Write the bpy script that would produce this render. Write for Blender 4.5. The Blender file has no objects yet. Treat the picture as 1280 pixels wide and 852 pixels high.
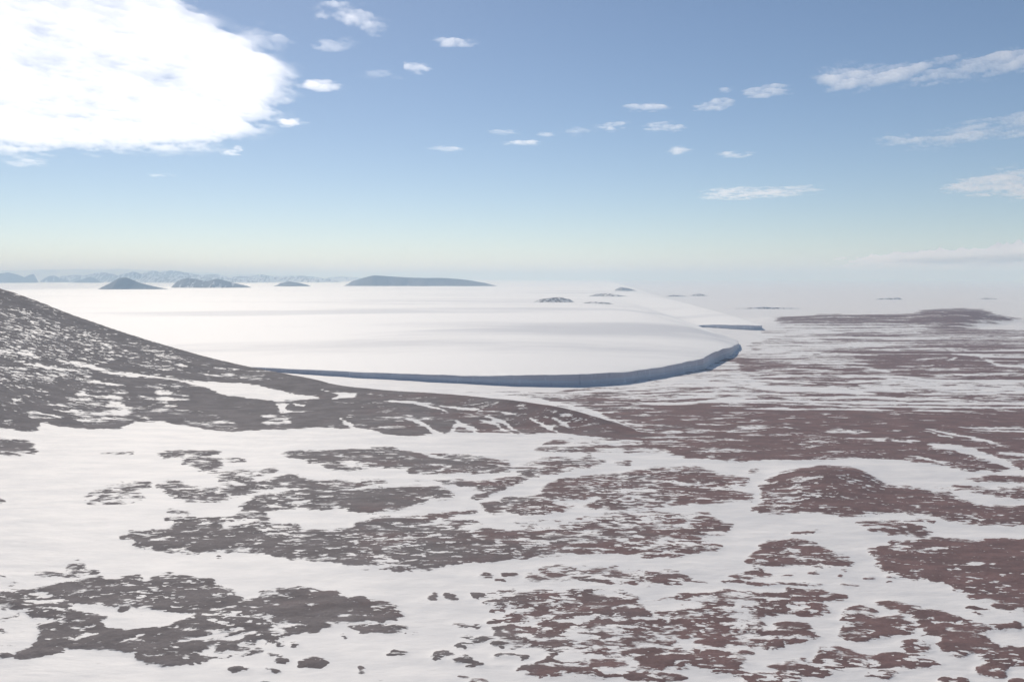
import bpy, math, random
import numpy as np

# ---------------------------------------------------------------- camera, sky, sun, exposure
scene = bpy.context.scene
col = scene.collection
EYE = 220.0                                  # helicopter height above the frozen sea, metres
cam = bpy.data.objects.new('camera', bpy.data.cameras.new('camera'))
col.objects.link(cam)
cam.location = (0, 0, EYE)
cam.rotation_euler = (math.radians(90 - 4.1297), 0, 0)
cam.data.sensor_width = 36
cam.data.lens = 31.163
cam.data.clip_start = 1
cam.data.clip_end = 900000
scene.camera = cam

SUN_EL, SUN_AZ = math.radians(38), math.radians(-22)        # azimuth from +Y towards +X
world = bpy.data.worlds.new('World')
scene.world = world
world.use_nodes = True
wn, wl = world.node_tree.nodes, world.node_tree.links
sky = wn.new('ShaderNodeTexSky')
sky.sky_type = 'NISHITA'
sky.sun_disc = False
sky.sun_elevation = SUN_EL
sky.sun_rotation = SUN_AZ
sky.altitude = 200
sky.air_density = 0.72
sky.dust_density = 0.2
sky.ozone_density = 1.5
wl.new(sky.outputs[0], wn['Background'].inputs['Color'])
wn['Background'].inputs['Strength'].default_value = 0.076

sun = bpy.data.objects.new('sun', bpy.data.lights.new('sun', 'SUN'))
col.objects.link(sun)
sun.data.energy = 3.3
sun.data.angle = math.radians(0.5)
sun.data.color = (1.0, 0.925, 0.83)
sun.rotation_euler = (math.pi / 2 - SUN_EL, 0, math.pi - SUN_AZ)

scene.view_settings.view_transform = 'Standard'
scene.view_settings.look = 'None'
scene.view_settings.gamma = 1
scene.view_settings.use_curve_mapping = False
scene.view_settings.exposure = 0.17
scene.cycles.volume_bounces = 4
scene.cycles.max_bounces = 10
scene.cycles.transparent_max_bounces = 128
scene.cycles.use_denoising = True

# ---------------------------------------------------------------- helpers
def tag(o, label, cat, kind=None, group=None):
    o['label'] = label
    o['category'] = cat
    if kind:
        o['kind'] = kind
    if group:
        o['group'] = group
    return o

def mesh_from(name, verts, quads, mat, attrs=None, parent=None, normals=None):
    me = bpy.data.meshes.new(name)
    verts = np.asarray(verts, dtype=np.float32)
    quads = np.asarray(quads, dtype=np.int32)
    n = quads.shape[1]
    me.vertices.add(len(verts))
    me.vertices.foreach_set('co', verts.ravel())
    me.loops.add(quads.size)
    me.loops.foreach_set('vertex_index', quads.ravel())
    me.polygons.add(len(quads))
    me.polygons.foreach_set('loop_start', np.arange(0, quads.size, n, dtype=np.int32))
    me.polygons.foreach_set('use_smooth', np.ones(len(quads), dtype=bool))
    me.update(calc_edges=True)
    me.validate()
    for k, v in (attrs or {}).items():
        a = me.attributes.new(k, 'FLOAT', 'POINT')
        a.data.foreach_set('value', np.asarray(v, dtype=np.float32))
    me.materials.append(mat)
    o = bpy.data.objects.new(name, me)
    col.objects.link(o)
    if parent:
        o.parent = parent
    return o

def grid_quads(nr, nc):
    i = np.arange(nr - 1)[:, None] * nc + np.arange(nc - 1)[None, :]
    return np.stack([i, i + 1, i + nc + 1, i + nc], -1).reshape(-1, 4)

def submesh(verts, quads, keep):
    q = quads[keep]
    used = np.unique(q)
    remap = np.full(len(verts), -1, dtype=np.int64)
    remap[used] = np.arange(len(used))
    return used, remap[q]

class Nodes:
    """Short-hand for building a node material."""
    def __init__(self, name):
        self.mat = bpy.data.materials.new(name)
        self.mat.use_nodes = True
        self.t = self.mat.node_tree
        self.bsdf = self.t.nodes.get('Principled BSDF')
        self.out = self.t.nodes.get('Material Output')
        self.pos = self.t.nodes.new('ShaderNodeNewGeometry').outputs['Position']
    def put(self, sock, v):
        if hasattr(v, 'links'):
            self.t.links.new(v, sock)
        else:
            sock.default_value = v
    def math(self, op, a, b=0.0, c=0.0, clamp=False):
        n = self.t.nodes.new('ShaderNodeMath')
        n.operation = op
        n.use_clamp = clamp
        for s, v in zip(n.inputs, (a, b, c)):
            self.put(s, v)
        return n.outputs[0]
    def mapping(self, scale, rot=0.0, loc=(0, 0, 0)):
        n = self.t.nodes.new('ShaderNodeMapping')
        n.inputs['Scale'].default_value = scale
        n.inputs['Rotation'].default_value = (0, 0, rot)
        n.inputs['Location'].default_value = loc
        self.t.links.new(self.pos, n.inputs['Vector'])
        return n.outputs[0]
    def noise(self, vec, scale=1.0, detail=4.0, rough=0.5, distort=0.0):
        n = self.t.nodes.new('ShaderNodeTexNoise')
        self.t.links.new(vec, n.inputs['Vector'])
        n.inputs['Scale'].default_value = scale
        n.inputs['Detail'].default_value = detail
        n.inputs['Roughness'].default_value = rough
        n.inputs['Distortion'].default_value = distort
        return n.outputs[0]
    def ramp(self, v, lo, hi, a=0.0, b=1.0):
        n = self.t.nodes.new('ShaderNodeMapRange')
        n.interpolation_type = 'SMOOTHSTEP'
        for s, x in zip(list(n.inputs)[:5], (v, lo, hi, a, b)):
            self.put(s, x)
        return n.outputs[0]
    def mix(self, f, a, b):
        n = self.t.nodes.new('ShaderNodeMix')
        n.data_type = 'RGBA'
        self.put(n.inputs[0], f)
        self.put(n.inputs[6], a if hasattr(a, 'links') else (*a, 1))
        self.put(n.inputs[7], b if hasattr(b, 'links') else (*b, 1))
        return n.outputs[2]
    def attr(self, name):
        n = self.t.nodes.new('ShaderNodeAttribute')
        n.attribute_name = name
        return n.outputs['Fac']
    def bump(self, h, strength, dist):
        n = self.t.nodes.new('ShaderNodeBump')
        n.inputs['Strength'].default_value = strength
        n.inputs['Distance'].default_value = dist
        self.t.links.new(h, n.inputs['Height'])
        self.t.links.new(n.outputs[0], self.bsdf.inputs['Normal'])
    def xyz(self):
        n = self.t.nodes.new('ShaderNodeSeparateXYZ')
        self.t.links.new(self.pos, n.inputs[0])
        return n.outputs

SNOW = (0.82, 0.795, 0.77)

def make_ground_material(name):
    m = Nodes(name)
    x, y, z = m.xyz()
    rock = m.attr('rock')
    near = m.noise(m.mapping((1 / 17, 1 / 9, 1 / 9), 0.10), 1, 6, 0.6, 0.3)
    fine = m.noise(m.mapping((1 / 5.0, 1 / 3.0, 1 / 3), 0.1), 1, 4, 0.62)
    fleck = m.noise(m.mapping((1 / 8.5, 1 / 4.2, 1 / 4.2), 0.16, (31, 7, 0)), 1, 3, 0.5, 0.2)
    sparse = m.noise(m.mapping((1 / 75, 1 / 50, 1 / 50), 0, (3, 9, 0)), 1, 3, 0.5)
    wide = m.noise(m.mapping((1 / 380, 1 / 62, 1 / 60), -0.02), 1, 6, 0.62, 0.3)
    mid = m.noise(m.mapping((1 / 62, 1 / 24, 1 / 24), 0.06, (13, 5, 0)), 1, 6, 0.62, 0.3)
    # flat far ground carries long drifts, steep slopes keep short ones
    flat = m.math('SUBTRACT', y, m.math('MULTIPLY', z, 12.0, 0.0))
    def weighted(n, w):
        return m.math('MULTIPLY', m.math('SUBTRACT', n, 0.5), w)
    nn = m.math('ADD', weighted(near, m.ramp(flat, 800, 1350, 4.3, 1.2)), weighted(fine, m.ramp(flat, 550, 1200, 1.3, 0.2)))
    nn = m.math('ADD', nn, weighted(mid, m.math('MULTIPLY', m.ramp(flat, 750, 1200, 0.8, 3.6), m.ramp(flat, 1700, 2600, 1.0, 0.4))))
    nn = m.math('ADD', nn, weighted(wide, m.ramp(flat, 1100, 1900, 0.3, 3.0)))
    cover = m.math('ADD', rock, nn)
    # bare snow and bare rock stay bare: the noise only decides in between
    cover = m.math('ADD', cover, m.ramp(rock, 0.0, 0.22, -0.75, 0.0))
    cover = m.math('ADD', cover, m.ramp(rock, 0.90, 1.0, 0.0, 0.25))
    # little drifts caught between the stones
    cover = m.math('SUBTRACT', cover, m.math('MULTIPLY', m.ramp(m.math('ADD', fleck, m.math('MULTIPLY', m.math('SUBTRACT', sparse, 0.5), 0.75)), 0.63, 0.73), m.math('MULTIPLY', m.ramp(flat, 850, 1300, 1.5, 0.25), m.ramp(rock, 0.90, 0.985, 1.0, 0.45))))
    width = m.ramp(m.noise(m.mapping((1 / 45, 1 / 30, 1 / 30), 0, (11, 70, 0)), 1, 3, 0.6), 0.40, 0.68, 0.05, 0.36)
    mask = m.ramp(cover, m.math('SUBTRACT', 0.5, width), m.math('ADD', 0.5, width))
    # stones: iron red, greyed towards the left to paint veiling glare into the colour
    tone = m.noise(m.mapping((1 / 85, 1 / 60, 1 / 60)), 1, 4, 0.6)
    side = m.math('DIVIDE', x, m.math('MAXIMUM', y, 300.0))
    red = m.ramp(m.math('ADD', side, m.math('MULTIPLY', m.math('SUBTRACT', tone, 0.5), 0.9)), -0.22, 0.22)
    grain = m.noise(m.mapping((1 / 1.6, 1 / 1.6, 1 / 1.6)), 1, 6, 0.7)
    stone = m.mix(red, (0.205, 0.194, 0.192), (0.200, 0.110, 0.102))
    stone = m.mix(m.ramp(grain, 0.25, 0.8), m.mix(0.4, stone, (0.10, 0.068, 0.064)), m.mix(0.3, stone, (0.30, 0.22, 0.21)))
    blotch = m.noise(m.mapping((1 / 38, 1 / 20, 1 / 20), 0.1, (50, 0, 0)), 1, 5, 0.65)
    dark = m.mix(0.38, stone, (0.05, 0.04, 0.04))
    stone = m.mix(m.ramp(blotch, 0.36, 0.66), dark, stone)
    drift = m.noise(m.mapping((1 / 60, 1 / 22, 1 / 22), 0.2), 1, 5, 0.6)
    snow = m.mix(m.ramp(drift, 0.3, 0.7), (0.69, 0.68, 0.675), SNOW)
    dust = m.math('MULTIPLY', m.ramp(cover, 0.12, 0.46), m.ramp(fine, 0.5, 0.68, 0.0, 0.4))
    snow = m.mix(dust, snow, stone)
    m.put(m.bsdf.inputs['Base Color'], m.mix(mask, snow, stone))
    m.put(m.bsdf.inputs['Roughness'], m.ramp(mask, 0, 1, 0.62, 0.92))
    m.put(m.bsdf.inputs['Specular IOR Level'], 0.25)
    ripple = m.noise(m.mapping((1 / 9, 1 / 3.2, 1 / 3.2), 0.15), 1, 4, 0.6)
    hgt = m.math('ADD', m.math('MULTIPLY', mask, m.math('MULTIPLY', m.math('ADD', grain, m.math('MULTIPLY', blotch, 1.5)), 0.6)), m.math('MULTIPLY', ripple, 0.75))
    m.bump(hgt, 0.5, 0.8)
    return m.mat

def make_glacier_material():
    m = Nodes('glacier_snow')
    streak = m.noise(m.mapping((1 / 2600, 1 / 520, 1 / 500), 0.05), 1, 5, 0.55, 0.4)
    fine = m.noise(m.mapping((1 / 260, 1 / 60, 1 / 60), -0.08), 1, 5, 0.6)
    painted_shade = m.attr('painted_shade')
    f = m.ramp(m.math('ADD', m.math('SUBTRACT', streak, m.math('MULTIPLY', painted_shade, 0.3)), m.math('MULTIPLY', m.math('SUBTRACT', fine, 0.5), 0.25)), 0.22, 0.50)
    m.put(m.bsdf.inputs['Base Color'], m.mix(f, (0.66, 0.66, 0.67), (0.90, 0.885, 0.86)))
    m.put(m.bsdf.inputs['Roughness'], 0.65)
    m.put(m.bsdf.inputs['Specular IOR Level'], 0.2)
    m.bump(fine, 0.35, 4.0)
    return m.mat

def make_cliff_material():
    m = Nodes('cliff_ice')
    x, y, z = m.xyz()
    wob = m.noise(m.mapping((1 / 120, 1 / 120, 1 / 9)), 1, 4, 0.6)
    lay = m.noise(m.mapping((1 / 500, 1 / 500, 1 / 6.5)), 1, 4, 0.6)
    crack = m.noise(m.mapping((1 / 11, 1 / 11, 1 / 45)), 1, 5, 0.72)
    dirt = m.ramp(m.math('ADD', m.math('MULTIPLY', z, 0.035), m.math('MULTIPLY', m.math('SUBTRACT', wob, 0.5), 0.9)), 0.25, 0.75)
    ice = m.mix(dirt, (0.60, 0.62, 0.68), (0.62, 0.57, 0.61))
    ice = m.mix(m.ramp(lay, 0.42, 0.6), m.mix(0.4, ice, (0.36, 0.33, 0.37)), ice)
    ice = m.mix(m.ramp(crack, 0.56, 0.7), m.mix(m.ramp(crack, 0.30, 0.42), m.mix(0.5, ice, (0.3, 0.3, 0.36)), ice), (0.72, 0.75, 0.80))
    m.put(m.bsdf.inputs['Base Color'], ice)
    m.put(m.bsdf.inputs['Roughness'], 0.55)
    m.put(m.bsdf.inputs['Specular IOR Level'], 0.3)
    m.bump(m.math('ADD', crack, lay), 0.5, 1.5)
    return m.mat

def make_mountain_material():
    m = Nodes('mountain_rock_and_snow')
    snow = m.attr('snow')
    n = m.noise(m.mapping((1 / 75, 1 / 260, 1 / 150)), 1, 6, 0.65, 0.3)
    n = m.math('ADD', snow, m.math('MULTIPLY', m.math('SUBTRACT', n, 0.5), 1.6))
    mask = m.ramp(n, 0.42, 0.58)
    g = m.noise(m.mapping((1 / 90, 1 / 90, 1 / 40)), 1, 5, 0.65)
    rock = m.mix(g, (0.15, 0.15, 0.16), (0.23, 0.23, 0.24))
    m.put(m.bsdf.inputs['Base Color'], m.mix(mask, rock, SNOW))
    m.put(m.bsdf.inputs['Roughness'], 0.9)
    m.put(m.bsdf.inputs['Specular IOR Level'], 0.15)
    m.bump(g, 0.5, 15)
    return m.mat

def make_outcrop_material():
    m = Nodes('outcrop_rock_and_snow')
    snow = m.attr('snow')
    n = m.noise(m.mapping((1 / 26, 1 / 26, 1 / 9)), 1, 5, 0.65, 0.3)
    mask = m.ramp(m.math('ADD', snow, m.math('MULTIPLY', m.math('SUBTRACT', n, 0.5), 4.0)), 0.42, 0.58)
    m.put(m.bsdf.inputs['Base Color'], m.mix(mask, (0.22, 0.215, 0.225), SNOW))
    m.put(m.bsdf.inputs['Roughness'], 0.9)
    m.bump(n, 0.5, 6)
    return m.mat

def volume_material(name, color, density, aniso, spared=(0, 0, 0)):
    mat = bpy.data.materials.new(name)
    mat.use_nodes = True
    t = mat.node_tree
    t.nodes.remove(t.nodes['Principled BSDF'])
    v = t.nodes.new('ShaderNodeVolumePrincipled')
    v.inputs['Color'].default_value = (*color, 1)
    v.inputs['Density'].default_value = density
    v.inputs['Absorption Color'].default_value = (*spared, 1)
    v.inputs['Anisotropy'].default_value = aniso
    t.links.new(v.outputs[0], t.nodes['Material Output'].inputs['Volume'])
    return mat

# ---------------------------------------------------------------- terrain shape
def smooth(t):
    t = np.clip(t, 0.0, 1.0)
    return t * t * (3 - 2 * t)

def lattice(ix, iy, seed):
    h = (ix.astype(np.int64) * 374761393 + iy.astype(np.int64) * 668265263 + seed * 1442695041) & 0xFFFFFFFF
    h = ((h ^ (h >> 13)) * 1274126177) & 0xFFFFFFFF
    h = ((h ^ (h >> 16)) * 2246822519) & 0xFFFFFFFF
    return (h & 0xFFFFFF) / float(0xFFFFFF)

def value_noise(x, y, seed=0):
    ix, iy = np.floor(x), np.floor(y)
    fx, fy = x - ix, y - iy
    fx = fx * fx * fx * (fx * (fx * 6 - 15) + 10)
    fy = fy * fy * fy * (fy * (fy * 6 - 15) + 10)
    a, b = lattice(ix, iy, seed), lattice(ix + 1, iy, seed)
    c, d = lattice(ix, iy + 1, seed), lattice(ix + 1, iy + 1, seed)
    return (a * (1 - fx) + b * fx) * (1 - fy) + (c * (1 - fx) + d * fx) * fy

def fbm(x, y, seed=0, octaves=4, gain=0.5):
    s, a, n = 0.0, 1.0, 0.0
    for o in range(octaves):
        s = s + a * (value_noise(x, y, seed + o * 17) - 0.5)
        n += a
        x, y, a = x * 2.03 + 5.1, y * 2.03 - 3.7, a * gain
    return s / n * 2          # roughly -1 .. 1

def ridge_height(table, X, Y):
    """A ridge seen lengthways: table rows are bearing X/Y, foot Y, crest Y, back foot Y, crest height."""
    t = np.array(table)
    q = np.linspace(t[0, 0] - 0.02, t[-1, 0] + 0.02, 500)
    t = np.stack([q] + [np.convolve(np.pad(np.interp(q, t[:, 0], t[:, k]), 7, mode='edge'), np.ones(15) / 15, 'valid') for k in (1, 2, 3, 4)], 1)
    b = X / np.maximum(Y, 1.0)
    near, crest, back, top = (np.interp(b, t[:, 0], t[:, k]) for k in (1, 2, 3, 4))
    up = np.clip((Y - near) / np.maximum(crest - near, 1.0), 0, 1)
    down = np.clip((Y - crest) / np.maximum(back - crest, 1.0), 0, 1)
    return top * np.where(Y <= crest, 0.45 * up + 0.55 * up ** 1.7, (1 - down) ** 1.6)

def macro_height(X, Y):
    return sum(ridge_height(t, X, Y) for t in RIDGES.values())

RIDGES = {   # bearing X/Y, foot Y, crest Y, back foot Y, crest height
    'slope': [[-1.0166, 1054.1, 2000, 2700, 290],
        [-0.7972, 1078.0, 2000, 2700, 355.8],
        [-0.6298, 1097.9, 1950, 2650, 234.0],
        [-0.5766, 1129.1, 1920, 2600, 195.8],
        [-0.5322, 1197.1, 1900, 2550, 167.0],
        [-0.4877, 1247.2, 1880, 2500, 133.6],
        [-0.443, 1273.8, 1850, 2450, 106.6],
        [-0.3982, 1294.4, 1800, 2350, 85.1],
        [-0.3533, 1294.4, 1760, 2250, 64.1],
        [-0.3083, 1294.4, 1720, 2100, 48.9],
        [-0.2721, 1287.5, 1680, 1985, 40.6],
        [-0.2179, 1280.6, 1600, 1860, 31.7],
        [-0.1907, 1260.3, 1560, 1800, 26.4],
        [-0.1454, 1227.9, 1530, 1745, 23.1],
        [-0.0727, 1240.7, 1490, 1640, 21.5],
        [0.0, 1294.4, 1400, 1565, 24.5],
        [0.0546, 1247.2, 1335, 1490, 23.8],
        [0.1093, 1215.4, 1285, 1370, 10.5],
        [0.1486, 1209.3, 1240, 1262, 0],
        [0.1824, 1191.2, 1230, 1240, 0]],
    'knoll': [[0.2566, 817.6, 975, 1010, 0],
        [0.2746, 817.6, 990, 1045, 0],
        [0.2927, 814.7, 980, 1040, 0.0],
        [0.3292, 811.9, 965, 1030, 7.4],
        [0.3657, 809.1, 960, 1030, 10.8],
        [0.3932, 809.1, 960, 1020, 8.1],
        [0.421, 806.4, 940, 985, 1.2],
        [0.4671, 803.6, 925, 965, 0],
        [0.5133, 790.1, 895, 935, 0],
        [0.5503, 782.3, 870, 905, 0],
        [0.5964, 774.5, 860, 900, 0],
        [0.6977, 764.5, 850, 890, 0],
        [0.79, 752.2, 840, 860, 0]],
    'headland': [[0.262, 3696.7, 4400, 5000, 0],
        [0.2935, 3753.8, 4450, 5000, 19.6],
        [0.3612, 3753.8, 4450, 5000, 30.4],
        [0.4424, 3753.8, 4450, 5000, 34.5],
        [0.4739, 3753.8, 4450, 5000, 50.5],
        [0.5055, 3753.8, 4450, 5000, 54.5],
        [0.5281, 3873.5, 4450, 5000, 49.3],
        [0.5508, 4001.0, 4400, 4900, 31.8],
        [0.5672, 4137.2, 4300, 4700, 16.6],
        [0.5873, 4068.0, 4250, 4400, 0]],
}
PATCHES = [   # rock share, softness of the edge, outline x, y, x, y ... in metres
    (0.62, 4, [655,2537,772,2769,802,2972,947,3251,1006,3588,1253,4019,1410,4805,2350,5311,2978,6110,3253,6110,2623,4595,2188,3936,2732,3641,1907,2537,913,2459,704,2591]),
    (0.50, 4, [77,1686,101,1710,126,1734,152,1760,178,1786,206,1813,234,1840,262,1865,292,1891,322,1917,353,1944,399,2032,450,2127,506,2232,559,2340,616,2459,680,2591,714,2592,748,2594,782,2595,816,2597,850,2598,884,2600,918,2601,952,2603,986,2604,1020,2606,1054,2607,1088,2608,1122,2610,1156,2611,1191,2613,1225,2614,1259,2616,1294,2617,1328,2619,1363,2620,1397,2622,1432,2623,1466,2625,1501,2626,1536,2628,1570,2629,1605,2631,1640,2632,1675,2634,1710,2635,1744,2637,1779,2638,1814,2640,1849,2641,1885,2643,1920,2644,1955,2646,1990,2647,1689,2245,1467,1948,1297,1719,1162,1539,1052.2,1392.3,1034.9,1393.2,1017.5,1394.1,1000.2,1395.0,982.8,1395.9,965.4,1396.8,948.0,1397.8,930.6,1398.7,913.2,1399.6,895.7,1400.5,878.2,1401.4,860.7,1402.3,843.1,1403.2,825.5,1404.1,808.0,1405.0,790.3,1406.0,772.7,1406.9,755.1,1407.8,737.4,1408.7,719.7,1409.6,702.0,1410.6,684.2,1411.5,666.4,1412.4,648.6,1413.3,630.8,1414.3,613.0,1415.2,595.1,1416.1,577.2,1417.0,559.3,1418.0,541.4,1418.9,523.4,1419.8,505.4,1420.8,487.4,1421.7,469.4,1422.7,451.4,1423.6,433.3,1424.5,415.2,1425.5,400.0,1437.7,384.6,1450.1,368.9,1462.7,352.9,1475.6,336.7,1488.7,320,1502,303,1516,286,1528,268,1541,250,1553,232,1566,213,1580,195,1593,175,1607,156,1622,137,1637,117,1653,97,1669]),
    (0.40, 6, [607,2434,862,3126,1259,4159,1494,4033,1195,3387,882,2707,684,2434]),
    (0.88, 4, [1939,4383,2895,6110,3253,6110,2444,4296,2133,4035,1964,3917,1827,3965]),
    (0.75, 4, [1410,4805,1918,5311,1996,4421,1858,4031,1486,4113,1241,4163]),
    (0.30, 4, [1458,4035,1764,3903,1832,3754,1613,3641,1353,3838]),
    (0.00, 4, [1990,3898,2253,4122,3472,4522,2678,3485,2036,3754,1900,3822]),
    (0.80, 4, [1764,3827,1920,3792,1995,3588,1758,3535]),
    (0.25, 4, [1036,3697,1264,3885,1373,3796,1197,3485,954,3295]),
    (0.20, 4, [769,2833,968,2972,1253,3009,1365,2901,1153,2769,882,2707,689,2537]),
    (0.82, 4, [980,2707,1178,2769,1244,2591,983,2410,900,2484]),
    (0.82, 4, [1436,2833,2233,2972,1849,2459,1330,2510]),
    (0.85, 4, [572,2296,644,2410,678,2232,781,2153,882,2115,868,1993,712,1960,574,1976,551,2096]),
    (0.86, 4, [969,2459,1267,2591,2012,2677,1408,1869,931,1898,850,1993,851,2134]),
    (0.90, 4, [890,2043,1084,2134,1526,2026,1419,1884,931,1898]),
    (0.72, 4, [556,1944,677,1913,676,1773,575,1760,522,1826]),
    (0.62, 4, [490,1686,1237,1640,1102.9,1460.2,435.7,1496.7]),
    (0.78, 4, [143,1575,166,1578,189,1581,212,1584,235,1587,258,1590,281,1593,305,1596,325,1586,346,1575,366,1565,386,1555,405,1545,425,1535,444,1525,463,1524,483,1524,502,1523,521,1522,541,1521,560,1520,579,1520,599,1519,618,1518,637,1517,656,1516,676,1516,695,1515,714,1514,733,1513,752,1512,771,1512,790,1511,809,1510,828,1509,847,1508,866,1508,885,1507,904,1506,923,1505,942,1504,961,1504,980,1503,999,1502,1018,1501,1036,1501,1055.1,1499.8,1073.9,1499.0,1092.6,1498.2,1111.4,1497.4,1130.1,1496.7,1046.1,1384.3,1028.8,1385.0,1011.4,1385.6,994.0,1386.3,976.6,1387.0,959.1,1387.6,941.7,1388.3,924.2,1389.0,906.8,1389.6,889.3,1390.3,871.7,1391.0,854.2,1391.7,836.7,1392.3,819.1,1393.0,801.5,1393.7,783.9,1394.4,766.3,1395.0,748.7,1395.7,731.0,1396.4,713.3,1397.1,695.7,1397.8,678.0,1398.4,660.2,1399.1,642.5,1399.8,624.7,1400.5,607.0,1401.2,589.2,1401.8,571.4,1402.5,553.6,1403.2,535.7,1403.9,517.9,1404.6,500.0,1405.3,482.1,1406.0,464.2,1406.6,446.3,1407.3,428.3,1408.0,410.4,1408.7,394.0,1415.8,377.5,1423.1,360.8,1430.3,343.9,1437.7,326.9,1445.1,309.7,1452.6,292.3,1460.2,274.3,1465.3,256.1,1470.4,237.8,1475.6,219.4,1480.8,200.9,1486.1,182.2,1491.3,163.4,1496.7]),
    (0.25, 4, [144,1760,168,1778,193,1796,218,1815,243,1835,269,1855,301,1895,334,1937,368,1980,404,2026,449,2109,498,2198,551,2296,593,2296,524,1993,524,1891,523,1799,490,1769,459,1741,428,1713,398,1686,377,1689,356,1692,335,1696,313,1699,292,1703,270,1706,249,1710,228,1719,207,1729,186,1739,165,1749]),
    (0.30, 4, [713,1869,834,1913,876,1786,1327,1760,1254,1662,775,1640,699,1710]),
    (0.08, 2, [527,1936,572,1927,621,1935,670,1943,712,1937,754,1931,795,1925,836,1920,871,1882,905,1846,949,1845,992,1844,1036,1842,1079,1841,1122,1840,1165,1839,1209,1837,1252,1836,1295,1835,1338,1833,1392,1847,1403,1863,1371,1879,1327,1880,1283,1882,1238,1883,1194,1884,1150,1886,1106,1887,1061,1888,1017,1890,972,1891,928,1892,894,1930,858,1970,816,1976,773,1982,731,1988,688,1994,637,1986,586,1978,532,1953]),
    (0.05, 2, [460,1745,504,1707,554,1695,592,1672,629,1649,677,1638,688,1664,658,1724,620,1749,581,1775,528,1788,467,1774]),
    (0.15, 2, [817,1838,820,1754,835,1704,873,1657,913,1660,953,1664,992,1667,1032,1671,1073,1674,1113,1678,1153,1681,1194,1685,1235,1688,1296,1719,1319,1750,1298,1775,1255,1771,1212,1767,1169,1763,1127,1759,1084,1756,1042,1752,1000,1748,958,1744,917,1740,879,1792,864,1847,833,1872]),
    (0.05, 2, [308,1540,342,1537,379,1542,415,1547,452,1552,486,1548,520,1544,553,1541,587,1537,627,1532,667,1527,706,1522,742,1521,778,1519,814,1517,850,1516,886,1514,922,1513,958,1511,993,1510,1029,1508,1064,1506,1100,1505,1141,1511,1147,1520,1118,1530,1082,1531,1046,1533,1010,1535,973,1536,937,1538,901,1540,864,1541,828,1543,791,1544,755,1546,718,1548,678,1553,638,1558,597,1563,563,1567,528,1571,494,1574,459,1578,422,1573,385,1568,348,1563,310,1549]),
    (0.05, 2, [371.2,1456.6,424.8,1458.8,460.2,1458.8,495.6,1458.8,531.0,1458.8,565.2,1455.8,599.4,1452.9,636.2,1456.6,639.4,1463.8,607.9,1473.6,573.3,1476.6,538.5,1479.7,502.6,1479.7,466.7,1479.7,430.8,1479.7,372.9,1463.8]),
    (0.05, 2, [656.8,1443.4,708.3,1441.2,753.1,1439.1,756.8,1446.2,718.2,1461.6,660.0,1450.5]),
    (0.05, 2, [457.9,1417.0,493.4,1398.9,531.0,1388.7,570.3,1376.7,609.1,1365.0,654.5,1368.9,700.0,1372.8,733.2,1371.6,766.2,1370.4,799.2,1369.3,832.2,1368.1,865.1,1366.9,898.0,1365.7,930.7,1364.6,963.5,1363.4,996.2,1362.2,1034.3,1368.4,1040.2,1376.4,1012.7,1385.1,979.5,1386.3,946.2,1387.5,912.9,1388.7,879.5,1389.9,846.1,1391.1,812.6,1392.3,779.0,1393.6,745.4,1394.8,711.7,1396.0,665.3,1391.9,619.2,1387.9,580.0,1400.1,540.1,1412.4,502.0,1422.9,460.7,1425.5]),
    (0.10, 2, [1120,2287,1150,2331,1229,2422,1241,2447,1180,2396,1127,2305]),
    (0.10, 2, [1088,2286,1070,2127,1001,2123,993,2106,1063,2103,1097,2305]),
    (0.05, 2, [1309,2471,1219,2260,1192,2155,1235,2136,1277,2117,1318,2098,1359,2080,1398,2063,1438,2045,1476,2028,1530,2032,1547,2055,1525,2094,1485,2113,1445,2131,1404,2150,1363,2170,1320,2189,1277,2209,1233,2229,1262,2333,1325,2498]),
    (0.05, 2, [1269,2525,1297,2427,1353,2422,1409,2416,1464,2411,1519,2406,1573,2400,1628,2395,1682,2390,1736,2385,1804,2399,1821,2421,1781,2447,1726,2453,1670,2458,1615,2464,1559,2469,1502,2475,1446,2481,1389,2486,1332,2492,1281,2549]),
    (0.10, 2, [912,2163,963,2166,1034,2192,1042,2211,985,2218,919,2181]),
    (0.10, 2, [1045,2330,1095,2345,1174,2399,1185,2421,1122,2405,1054,2351]),
    (0.10, 2, [821,2353,862,2264,870,2284,828,2374]),
    (0.10, 2, [841,2183,857,2056,868,2036,875,2051,877,2102,848,2201]),
    (0.10, 2, [717,2472,784,2473,860,2499,930,2473,1008,2472,1018,2497,958,2549,886,2576,808,2549,724,2497]),
    (0.10, 2, [229,1571,265,1574,302,1584,341,1594,381,1613,383,1622,346,1619,307,1609,269,1598,230,1579]),
    (0.10, 2, [72,1583,121,1567,170,1557,210,1542,250,1527,288,1534,327,1540,367,1552,368,1558,330,1556,291,1549,253,1543,213,1558,172,1573,122,1584,72,1589]),
    (0.10, 2, [203.8,1492.9,245.7,1499.8,289,1514,330,1543,372,1574,419,1589,469,1613,472,1622,425,1614,378,1598,335,1567,293,1536,249,1522,205,1500]),
    (0.08, 2, [92,1681,133,1683,175,1695,217,1707,276,1738,338,1770,382,1779,428,1788,476,1807,479,1818,435,1820,389,1811,344,1802,281,1769,221,1737,177,1724,135,1712,92,1691]),
    (0.08, 2, [300,1835,346,1842,394,1861,444,1881,491,1866,538,1852,579,1824,624,1807,628,1818,590,1857,548,1887,501,1901,452,1917,402,1896,352,1877,302,1846]),
    (0.08, 2, [543,1613,577,1601,615,1598,652,1594,693,1587,733,1580,776,1581,781,1590,744,1605,704,1613,663,1620,625,1623,587,1627,546,1622]),
    (0.08, 2, [314,1647,353,1642,394,1646,435,1650,473,1642,510,1635,550,1635,553,1644,518,1660,480,1667,441,1675,400,1671,359,1667,316,1655]),
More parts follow.
